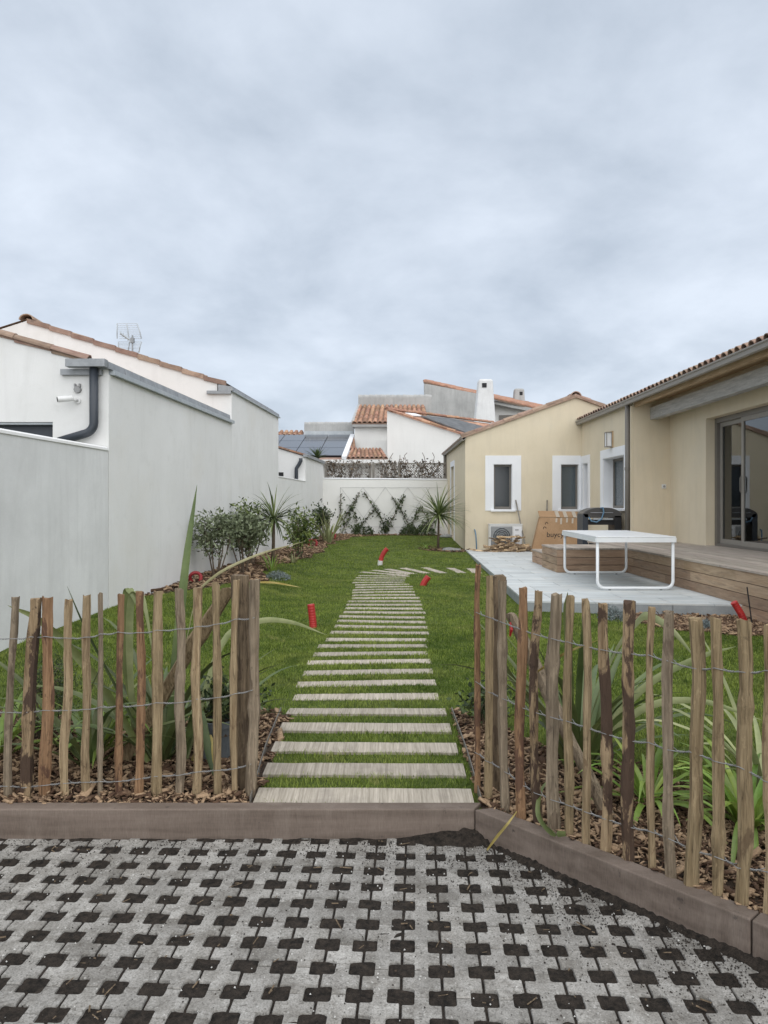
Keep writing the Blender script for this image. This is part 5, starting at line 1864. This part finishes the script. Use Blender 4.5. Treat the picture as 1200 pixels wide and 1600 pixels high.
loose_leaf([Vector((-1.86, 10.6, gz(-1.86, 10.6) + .03)), Vector((-1.6, 10.75, gz(-1.6, 10.7) + .06)), Vector((-1.22, 10.9, gz(-1.2, 10.9) + .03))], .07, Yl, 'yellow orange leaf lying on the lawn edge near the blue grey tuft', (0, 1, .2))

# ---------------------------------------------------------------- bushes
def leaf_cloud(centers, n, spread, size, seed, aspect=2.2, flat=.0, up=.3, zmin=None):
    rng = np.random.default_rng(seed)
    c = np.asarray(centers, dtype=float)
    idx = rng.integers(0, len(c), n)
    pos = c[idx] + rng.normal(0, 1, (n, 3)) * np.asarray(spread)
    d = rng.normal(0, 1, (n, 3))
    d[:, 2] += up
    d /= np.linalg.norm(d, axis=1)[:, None]
    s = np.cross(d, rng.normal(0, 1, (n, 3)))
    s /= np.linalg.norm(s, axis=1)[:, None] + 1e-9
    L_ = size * rng.uniform(.6, 1.3, n)[:, None]
    W_ = L_ / aspect
    nrm = np.cross(d, s)
    v = np.stack([pos, pos + d * L_ * .5 + s * W_ * .5 + nrm * W_ * .12, pos + d * L_, pos + d * L_ * .5 - s * W_ * .5 + nrm * W_ * .12], 1).reshape(-1, 3)
    if zmin is not None:
        v[:, 2] = np.maximum(v[:, 2], zmin)
    f = np.arange(n * 4)
    tint = np.repeat(rng.uniform(0, 1, n), 4)
    return v, f, np.full(n, 4), tint


def bush(name, label, cat, base, h, rx, nb, nl, size, mat, seed, aspect=2.2, stems=5, group=None, low=.25, spread=.07, r0=.012):
    rr = random.Random(seed)
    bz0 = gz(base[0], base[1])
    b = Vector((base[0], base[1], bz0))
    t = thing(name, label, cat, tuple(b), group)
    m = MB()
    tips = []
    for k in range(stems):
        az = 6.283 * k / stems + rr.uniform(-.4, .4)
        out_ = rx * rr.uniform(.35, .8)
        top = b + Vector((math.cos(az) * out_, math.sin(az) * out_, h * rr.uniform(.6, .95)))
        mid = b.lerp(top, .5) + Vector((rr.uniform(-.05, .05), rr.uniform(-.05, .05), h * .06))
        m.tube([b + Vector((math.cos(az) * .03, math.sin(az) * .03, -.02)), mid, top], [r0, r0 * .7, r0 * .3], 6)
        for j in range(max(1, nb // stems)):
            u = rr.uniform(low, 1.0)
            s0 = b.lerp(mid, u * 2) if u < .5 else mid.lerp(top, u * 2 - 1)
            a2 = rr.uniform(0, 6.283)
            rad = rx * rr.uniform(.25, 1.0) * math.sin(math.pi * min(1, .25 + .62 * u)) ** .7
            e = Vector((b.x + math.cos(a2) * rad, b.y + math.sin(a2) * rad * .8, bz0 + h * (low + (1 - low) * u) + rr.uniform(-.05, .08)))
            m.tube([s0, s0.lerp(e, .5) + Vector((0, 0, .02)), e], [r0 * .4, r0 * .3, r0 * .15], 4, caps=False)
            for q in (.45, .75, 1.0):
                tips.append(tuple(s0.lerp(e, q)))
    m.build('stems', M['bark'], t)
    v, f, lt, ti = leaf_cloud(tips, nl, (spread, spread, spread), size, seed, aspect, zmin=bz0 + .02)
    o = np_mesh('foliage', v, f, lt, mat, parent=t, attr=ti)
    return t


bush('shrub', 'grey green shrub with bare lower stems at the start of the white wall', 'shrub', (-2.42, 10.6), .85, .40, 40, 1500, .064, M['olive_leaf'], 51, 2.0, 6, low=.38)
bush('shrub', 'fuller olive green shrub standing second along the white wall', 'shrub', (-2.16, 11.35), .90, .42, 45, 1750, .068, M['olive_leaf'], 52, 2.0, 6, low=.34)
bush('shrub', 'dark glossy green shrub behind the first cordyline at the white wall', 'shrub', (-2.30, 12.7), 1.0, .36, 42, 1500, .085, M['green_leaf'], 53, 2.6, 5, low=.28)
bush('shrub', 'rounded green shrub beyond the cordyline along the white wall', 'shrub', (-1.74, 15.2), .92, .42, 42, 1300, .085, M['green_leaf'], 54, 2.4, 5, low=.25)
bush('shrub', 'small dark shrub next to the far grass clump by the low wall', 'shrub', (-1.70, 20.3), .98, .34, 34, 900, .085, M['dark_leaf'], 55, 2.2, 5, low=.25)
bush('rosemary', 'dark fine leaved rosemary behind the barked paling', 'shrub', (-1.98, 4.32), .46, .22, 60, 2600, .030, M['dark_leaf'], 56, 6, 9, low=.10, spread=.035, r0=.006)
bush('potted_shrub', 'small dark leaved shrub growing in the grey pot', 'shrub', (-.93, 4.22), .42, .13, 30, 500, .04, M['dark_leaf'], 57, 2, 5, low=.35, spread=.04, r0=.006)
bush('low_shrub', 'small leafy plant in bark at the path side of the diagonal fence', 'plant', (.66, 4.75), .22, .18, 24, 500, .04, M['dark_leaf'], 58, 1.8, 6, low=.2, spread=.04, r0=.005)
bush('low_shrub', 'small leafy plant in bark where lawn meets the bed with the pot', 'plant', (-.92, 4.95), .18, .16, 20, 380, .04, M['dark_leaf'], 59, 1.8, 6, low=.2, spread=.04, r0=.005)
for i, (px, rx_, lab) in enumerate(((569, .40, 'clipped dark green ball shrub beneath the first wire diamond'), (640, .36, 'clipped dark green ball shrub between climbers on the back wall'), (665, .44, 'wider dark green ball shrub beneath the last wire diamond'))):
    a = onwall(px - 1, 830, .45)
    rr = random.Random(70 + i)
    t = thing('ball_shrub', lab, 'shrub', (a.x, a.y, gz(a.x, a.y)), 'ball shrubs along the back wall')
    pts = []
    for k in range(260):
        u, w_ = rr.uniform(0, 6.283), rr.uniform(0, 1)
        rad = rr.uniform(.55, 1) ** .5
        pts.append((a.x + rx_ * .85 * rad * math.cos(u) * math.sqrt(1 - w_ * w_ * .8), a.y + rx_ * .6 * rad * math.sin(u) * math.sqrt(1 - w_ * w_ * .8), gz(a.x, a.y) + .02 + .27 * rad * w_))
    MB().tube([(a.x, a.y, gz(a.x, a.y) - .02), (a.x, a.y, gz(a.x, a.y) + .2)], .02, 6).build('stems', M['bark'], t)
    v, f, ltt, ti = leaf_cloud(pts, 900, (.02, .02, .02), .05, 71 + i, 1.7, zmin=gz(a.x, a.y) + .01)
    np_mesh('foliage', v, f, ltt, M['dark_leaf'], parent=t, attr=ti)
# blue grey tufts
for (x, y, r, h, lab) in ((-1.66, 11.45, .20, .13, 'low blue grey tuft on the bark at the lawn edge'), (2.62, 8.45, .16, .16, 'grey lavender tuft against the terrace riser'), (3.45, 7.95, .13, .10, 'small blue grey tuft in the bark before the deck')):
    t = thing('santolina', lab, 'plant', (x, y, gz(x, y)))
    rr = random.Random(int(x * 100))
    pts = [(x + r * math.cos(a) * q, y + r * math.sin(a) * q, gz(x, y) + h * (1 - q * q) * rr.uniform(.5, 1)) for a, q in ((rr.uniform(0, 6.283), math.sqrt(rr.random())) for _ in range(150))]
    v, f, ltt, ti = leaf_cloud(pts, 1400, (.012, .012, .012), .035, 80, 5, up=.8, zmin=gz(x, y))
    np_mesh('foliage', v, f, ltt, M['blue_leaf'], parent=t, attr=ti)

# pot
t = thing('plant_pot', 'round grey plastic pot in the bark bed behind the last pickets', 'pot', (-.95, 4.18, gz(-.95, 4.18)))
zb0 = gz(-.95, 4.18)
prof = [(.095, .0), (.125, .20), (.140, .20), (.142, .235), (.130, .235), (.118, .19)]
V, F = [], []
for (r, z) in prof:
    for k in range(24):
        V.append((-.95 + r * math.cos(k / 24 * 6.2832), 4.18 + r * math.sin(k / 24 * 6.2832), zb0 + z))
for i in range(len(prof) - 1):
    for k in range(24):
        F.append((i * 24 + k, i * 24 + (k + 1) % 24, (i + 1) * 24 + (k + 1) % 24, (i + 1) * 24 + k))
MB().add(V, F).build('shell', M['pot'], t, smooth=False)
MB().tube([(-.95, 4.18, zb0 + .15), (-.95, 4.18, zb0 + .19)], .119, 20).build('compost', M['bedsoil'], t)

# ---------------------------------------------------------------- cordylines and grass clumps
def cordyline(label, x, y, h, n, L_, w, seed, stem=.028, lo=-.5):
    zb = gz(x, y)
    t = thing('cordyline', label, 'cordyline', (x, y, zb))
    rr = random.Random(seed)
    MB().tube([(x, y, zb - .03), (x + .015, y, zb + h * .5), (x + .02, y, zb + h)], [stem * 1.25, stem, stem * .9], 8).build('trunk', M['bark'], t, smooth=True)
    V, F, T = [], [], []
    for k in range(n):
        az = rr.uniform(0, 6.283)
        el = math.asin(max(-.99, min(.99, lo + (1 - lo) * (k + .5) / n)))
        pts = arc((x + .02, y, zb + h + rr.uniform(-.06, .04)), az, el, L_ * rr.uniform(.75, 1.1), rr.uniform(.15, .9), 7)
        pts = keep_above(pts)
        v, f = leaf_geo(pts, w, lambda t_: min(1, .5 + 2 * t_) * (1 - t_ ** 2.5))
        b = len(V)
        V += v
        F += [tuple(i + b for i in q) for q in f]
        T += [rr.random()] * len(v)
    np_mesh('crown', [tuple(p) for p in V], [i for q in F for i in q], [4] * len(F), M['cordyline'], parent=t, attr=T, smooth=True)
    return t


cordyline('cordyline palm with arching dark leaves among the shrubs by the white wall', -1.93, 12.75, .86, 110, .66, .030, 91)
cordyline('cordyline palm with bright spiky head on the lawn beside the cream house', 1.40, 19.1, .92, 150, .92, .034, 92, lo=-.35)
strap_plant('new_zealand_flax', 'upright pale flax clump with dry blades where lawn meets the low wall', 'plant', (-1.52, 20.2), 26, (.6, 1.25), .05, 93, Pp, (55, 88), (.1, .8), spread=.12)
strap_plant('flax_tuft', 'small drooping green tuft in the bark below the first cordyline', 'plant', (-1.86, 12.2), 18, (.25, .42), .022, 94, M['lily'], (45, 85), (.3, 1.2))
strap_plant('flax_tuft', 'small arching tuft in the bark beside the lawn cordyline', 'plant', (1.08, 18.85), 18, (.22, .40), .03, 95, M['lily'], (40, 80), (.8, 2.4))
strap_plant('flax_tuft', 'short dry tuft on the bark behind the first cordyline', 'plant', (-1.72, 14.0), 16, (.2, .32), .016, 96, Pp, (45, 85), (.3, 1.2))
c = P(496, 716, 26.5)
t = thing('yucca', 'spiky yucca head showing above the outhouse roof edge', 'plant', (c.x, 26.5, -.1))
rr = random.Random(97)
MB().tube([(c.x, 26.5, -.15), (c.x, 26.5, c.z)], .06, 8).build('trunk', M['bark'], t)
V, F = [], []
for k in range(46):
    pts = arc((c.x, 26.5, c.z), rr.uniform(0, 6.283), math.radians(rr.uniform(5, 85)), rr.uniform(.35, .62), .3, 5)
    v, f = leaf_geo(pts, .045)
    b = len(V)
    V += v
    F += [tuple(i + b for i in q) for q in f]
MB().add(V, F).build('crown', M['cordyline'], t)

# ---------------------------------------------------------------- climbers on the back wall
def climber(label, paths, seed, n):
    rr = random.Random(seed)
    b = onwall(*paths[0][0], .05)
    t = thing('climbing_plant', label, 'climber', (b.x, b.y, b.z - .05), 'climbers trained on the wire diamonds')
    m = MB()
    tips = []
    for pth in paths:
        pts = [onwall(px, py, .05) for px, py in pth]
        m.tube(pts, .011, 5)
        for i in range(len(pts) - 1):
            for k in range(14):
                u = (i + k / 14) / (len(pts) - 1)
                sp = .055 * (1 - u) + .012
                p = pts[i].lerp(pts[i + 1], k / 14)
                for _ in range(1 + int(2.5 * (1 - u))):
                    tips.append((p.x + rr.gauss(0, sp), p.y - abs(rr.gauss(0, .04)), p.z + rr.gauss(0, sp)))
    m.build('stem', M['bark'], t)
    v, f, ltt, ti = leaf_cloud(tips, n, (.025, .012, .025), .075, seed, 1.7)
    np_mesh('foliage', v, f, ltt, M['dark_leaf'], parent=t, attr=ti)


climber('leafy climber forking up the first wire diamond on the back wall', [[(555, 832), (558, 818), (556, 806), (549, 793), (546, 790)], [(555, 832), (566, 818), (578, 805), (588, 792)], [(549, 794), (556, 780), (562, 770)], [(549, 794), (541, 806), (536, 815)]], 101, 330)
climber('reddish based climber forking up the middle wire diamonds on the back wall', [[(601, 833), (599, 818), (592, 805), (584, 792), (573, 776), (569, 769)], [(601, 833), (610, 815), (619, 800), (622, 790)], [(601, 833), (603, 822), (606, 812)]], 102, 380)
climber('climber forking up the last full wire diamond on the back wall', [[(641, 832), (638, 818), (630, 803), (620, 788), (612, 777)], [(641, 832), (645, 815), (651, 803), (655, 795)], [(622, 792), (628, 782), (632, 776)]], 103, 330)
climber('thin climber beside the lawn cordyline on the back wall', [[(650, 830), (660, 822), (670, 813), (660, 798), (657, 790)], [(660, 822), (675, 820), (680, 812)]], 104, 170)
climber('sparse climber at the corner end of the back wall', [[(535, 832), (540, 818), (531, 803), (533, 783), (532, 772)], [(540, 818), (547, 808), (545, 800)]], 105, 130)
# dry climbers on the lattice
for i, (p0, p1) in enumerate(((512, 540), (542, 577), (585, 617), (624, 657), (660, 694))):
    rr = random.Random(300 + i)
    a = onlat((p0 + p1) / 2, 745)
    t = thing('dry_climber', ['brown climber on the lattice next to the outhouse', 'brown climber on the lattice below the low orange tiles', 'brown climber between the paired lattice posts', 'dry climber on the lattice below the plain white flank wall', 'dry climber on the lattice next to the cream house'][i], 'climber', (a.x, a.y, .5), 'dry climbers tangled in the lattice')
    m = MB()
    tips = []
    for k in range(9):
        px = rr.uniform(p0, p1)
        pts = [onlat(px, 752, .05)]
        yp = 752
        while yp > (712 if k % 5 == 0 and i > 1 else 724):
            yp -= rr.uniform(4, 8)
            px = min(max(px + rr.uniform(-5, 5), p0), p1)
            pts.append(onlat(px, yp, rr.uniform(-.06, .06)))
            if yp > 722: tips += [tuple(pts[-1])] * 2
        m.tube(pts, .010, 4, caps=False)
    m.tube([(a.x, a.y + .05, -.1), onlat((p0 + p1) / 2, 748, .05)], .02, 5)
    m.build('stems', M['bark'], t)
    v, f, ltt, ti = leaf_cloud(tips, 230, (.10, .04, .07), .085, 310 + i, 1.6)
    np_mesh('foliage', v, f, ltt, M['brown_leaf'], parent=t, attr=ti)

# ---------------------------------------------------------------- red conduits and hoses
def conduit(pts, r, label, cat='conduit', mat=None, name='red_conduit', ribs=True):
    pts = cat_spline(pts, 12)
    rr_ = [r * (1.0 if not ribs else (1.03 if i % 2 else .96)) for i in range(len(pts))]
    o = MB().tube(pts, rr_, 12).build(name, mat or M['red'], loc=tuple(pts[0]), smooth=False)
    return tag(o, label, cat)


def onlawn(px, py):
    d = 5.0
    for _ in range(40):
        p = P(px, py, d)
        z = gz(p.x, d)
        d = (EYE - z) * FPX / (py - 788)
    return P(px, py, d)


a = onlawn(490, 981)
conduit([a - Vector((0, 0, .05)), a + Vector((-.01, 0, .08)), a + Vector((-.03, 0, .255))], .040, 'upright red corrugated conduit stub beside the slab path')
a = onlawn(594, 883)
conduit([a - Vector((0, 0, .05)), a + Vector((.02, 0, .12)), a + Vector((.07, 0, .24)), a + Vector((.14, 0, .325))], .045, 'curved red conduit stub sticking out of the lawn beyond the path bend')
tag(MB().tube([a + Vector((-.005, -.01, -.02)), a + Vector((.005, -.01, .09))], .050, 10).build('white_collar', M['white_plastic'], loc=tuple(a)), 'white collar round the foot of the curved red conduit', 'collar')
a = onlawn(661, 915)
conduit([a - Vector((.02, 0, .05)), a + Vector((.02, 0, .05)), a + Vector((.085, 0, .14))], .048, 'short tilted red conduit stub between path and terrace')
a = Vector((4.02, 8.25, gz(4.02, 8.25)))
conduit([a - Vector((-.05, 0, .05)), a + Vector((-.02, 0, .11)), a + Vector((-.10, 0, .24))], .038, 'red conduit stub leaning out of the bark in front of the deck')
tag(MB().tube([a + Vector((.06, -.1, -.03)), a + Vector((.0, -.1, .42))], .008, 6).build('marker_rod', M['dark'], loc=tuple(a)), 'thin dark rod standing by the red conduit at the deck', 'rod')
def hose_ring(c, r, label, rt=.024):
    pts = [c + Vector((r * math.cos(w), .02 * math.sin(w * 2), r * 1.05 + r * math.sin(w))) for w in [(-.6 + k / 16 * 4.6) for k in range(17)]]
    tag(MB().tube(pts, rt, 8).build('hose_loop', M['darkred'], loc=tuple(c), smooth=True), label, 'hose')
hx = -2.60
hose_ring(Vector((hx, 10.15, gz(hx, 10.15) - .02)), .075, 'dark red hose loop rising from bark beside the first wall shrub')
hx = -1.80
hose_ring(Vector((hx, 18.6, gz(hx, 18.6) - .02)), .10, 'dark red hose loop in bark before the flax clump', .03)
hx = -1.52
hose_ring(Vector((hx, 21.2, gz(hx, 21.2) - .02)), .12, 'dark red hose loop behind the flax clump', .03)
# rocks by the lawn cordyline
for k, (x, y, s, lab) in enumerate(((1.66, 18.95, .16, 'larger flat grey stone beside the lawn cordyline'), (1.86, 19.0, .12, 'smaller grey stone between cordyline and terrace'), (1.98, 23.1, .17, 'grey block at the foot of the far downpipe'))):
    rr = random.Random(k)
    V = []
    for i in range(5):
        for j in range(10):
            th, fi = math.pi * i / 4, 6.2832 * j / 10
            q = s * rr.uniform(.85, 1.1)
            V.append((x + q * 1.3 * math.sin(th) * math.cos(fi), y + q * math.sin(th) * math.sin(fi), gz(x, y) + .03 + q * .45 * math.cos(th)))
    F = [(i * 10 + j, (i + 1) * 10 + j, (i + 1) * 10 + (j + 1) % 10, i * 10 + (j + 1) % 10) for i in range(4) for j in range(10)]
    tag(MB().add(V, F).build('stone', M['rock'], loc=(x, y, gz(x, y))), lab, 'stone')

# ---------------------------------------------------------------- bark chips and grass
def in_view(x, y, m=.35):
    return np.abs(x) < y * .535 + m


def chips(name, n, box, size, seed, filt):
    rng = np.random.default_rng(seed)
    x = rng.uniform(box[0], box[1], n)
    y = rng.uniform(box[2], box[3], n)
    k = is_bed(x, y) & filt(x, y) & (y > ystart(x) + .036 * np.where(x > .45, 1.7, 1))
    for (cx, cy, hw, hd, rot) in STONES[:8]:
        k &= ~((np.abs(x - cx) < hw + .03) & (np.abs(y - cy) < hd + .03))
    x, y = x[k], y[k]
    n = len(x)
    z = G(x, y) + rng.uniform(.0, .022, n)
    Lg = size * rng.lognormal(0, .42, n)
    Wd = Lg * rng.uniform(.18, .48, n)
    Tk = Lg * rng.uniform(.06, .18, n)
    yaw = rng.uniform(0, 2 * np.pi, n)
    pit = rng.normal(0, .32, n)
    rol = rng.normal(0, .45, n)
    co = np.array([(-1, -.8, -1), (1, -1, -1), (.8, 1, -1), (-1, .9, -1), (-.85, -.8, 1), (.9, -.9, 1), (.7, .8, 1), (-.9, .7, 1)]) * .5
    p = co[None] * np.stack([Lg, Wd, Tk], -1)[:, None, :]
    p = p * (1 + rng.uniform(-.25, .25, p.shape))
    cr, sr = np.cos(rol)[:, None], np.sin(rol)[:, None]
    py_, pz_ = p[..., 1] * cr - p[..., 2] * sr, p[..., 1] * sr + p[..., 2] * cr
    cp, sp = np.cos(pit)[:, None], np.sin(pit)[:, None]
    px_, pz_ = p[..., 0] * cp - pz_ * sp, p[..., 0] * sp + pz_ * cp
    cyw, syw = np.cos(yaw)[:, None], np.sin(yaw)[:, None]
    X = px_ * cyw - py_ * syw + x[:, None]
    Y = px_ * syw + py_ * cyw + y[:, None]
    Zv = pz_ + z[:, None] + Lg[:, None] * .10
    v = np.stack([X, Y, Zv], -1).reshape(-1, 3)
    fb = np.array([(0, 3, 2, 1), (4, 5, 6, 7), (0, 1, 5, 4), (1, 2, 6, 5), (2, 3, 7, 6), (3, 0, 4, 7)])
    f = (fb[None] + (np.arange(n) * 8)[:, None, None]).ravel()
    o = np_mesh(name, v, f, np.full(n * 6, 4), M['chip'], attr=np.repeat(rng.uniform(0, 1, n), 8))
    return tag(o, kind='stuff')


chips('bark_chips', 24000, (-3.2, -.5, 3.5, 5.4), .030, 1, lambda x, y: x < 0)
chips('bark_chips', 40000, (.4, 3.4, 1.5, 5.3), .030, 2, lambda x, y: (x > 0) & (y < 6))
chips('bark_chips', 9000, (2.5, 4.3, 7.0, 9.1), .045, 3, lambda x, y: y > 6)
chips('bark_chips', 26000, (-3.1, -.2, 8.2, 24.5), .055, 4, lambda x, y: (x < 0) & (x > XW(y) + .02))
chips('bark_chips', 5000, (-.3, 2.3, 18.2, 24.6), .055, 5, lambda x, y: x > -.3)


def grass(name, n, y0, y1, h, w, seed, three):
    rng = np.random.default_rng(seed)
    y = rng.uniform(y0, y1, n)
    x = rng.uniform(-1, 1, n) * (y * .535 + .4) + .55 * rng.random(n) ** 2 * np.clip(9 - y, 0, 3)
    k = (x > XW(y) + .02) & ~is_bed(x, y) & (y > ystart(x) + .052)
    for (cx, cy, hw, hd, rot) in STONES:
        dx, dy = x - cx, y - cy
        u = dx * math.cos(rot) + dy * math.sin(rot)
        v = -dx * math.sin(rot) + dy * math.cos(rot)
        k &= ~((np.abs(u) < hw - .05 * rng.random(len(u)) ** 2) & (np.abs(v) < hd - .022 * rng.random(len(u)) ** 2))
    # terrace and deck and house
    k &= ~((y > 8.95 - (x - 1.73) * .14) & (x > 1.72 + (y - 9) * .037) & (y < 19.3))
    k &= ~((y >= 19.2) & (x > XS - .02))
    k &= ~(x > 4.19)
    x, y = x[k], y[k]
    n = len(x)
    # worn, thinner strips between slabs
    z = G(x, y) - .004
    az = rng.uniform(0, 2 * np.pi, n)
    clump = np.sin(x * 7.3 + 2.1 * np.sin(y * 3.1)) * np.sin(y * 6.1 + 1.7 * np.sin(x * 2.7))
    hh = h * rng.uniform(.55, 1.25, n) * (1 + .22 * clump)
    lean = rng.uniform(.1, .95, n) * hh
    dx, dy = np.cos(az), np.sin(az)
    sxv, syv = -dy, dx
    ww = w * rng.uniform(.7, 1.3, n) / 2
    tint = np.clip(rng.uniform(0, 1, n) * .8 + .15 * clump + .1, 0, 1)
    if three:
        p0 = np.stack([x - sxv * ww, y - syv * ww, z], -1)
        p1 = np.stack([x + sxv * ww, y + syv * ww, z], -1)
        mx, my, mz = x + dx * lean * .35, y + dy * lean * .35, z + hh * .6
        p2 = np.stack([mx + sxv * ww * .8, my + syv * ww * .8, mz], -1)
        p3 = np.stack([mx - sxv * ww * .8, my - syv * ww * .8, mz], -1)
        p4 = np.stack([x + dx * lean, y + dy * lean, z + hh * .93], -1)
        v = np.stack([p0, p1, p2, p3, p4], 1).reshape(-1, 3)
        b = np.arange(n) * 5
        f = np.stack([b, b + 1, b + 2, b + 3, b + 3, b + 2, b + 4], -1).ravel()
        lt_ = np.tile([4, 3], n)
        tt = np.repeat(tint, 5)
    else:
        v = np.stack([np.stack([x - sxv * ww, y - syv * ww, z], -1), np.stack([x + sxv * ww, y + syv * ww, z], -1), np.stack([x + dx * lean, y + dy * lean, z + hh], -1)], 1).reshape(-1, 3)
        f = np.arange(n * 3)
        lt_ = np.full(n, 3)
        tt = np.repeat(tint, 3)
    o = np_mesh(name, v, f, lt_, M['grass'], attr=tt)
    return tag(o, 'short green lawn grass', None, None, 'stuff')


grass('grass', 135000, 2.6, 5.4, .030, .0034, 21, True)
grass('grass', 190000, 5.4, 8.2, .028, .0046, 22, True)
grass('grass', 230000, 8.2, 12.5, .026, .0075, 23, False)
grass('grass', 260000, 12.5, 24.2, .026, .013, 24, False)
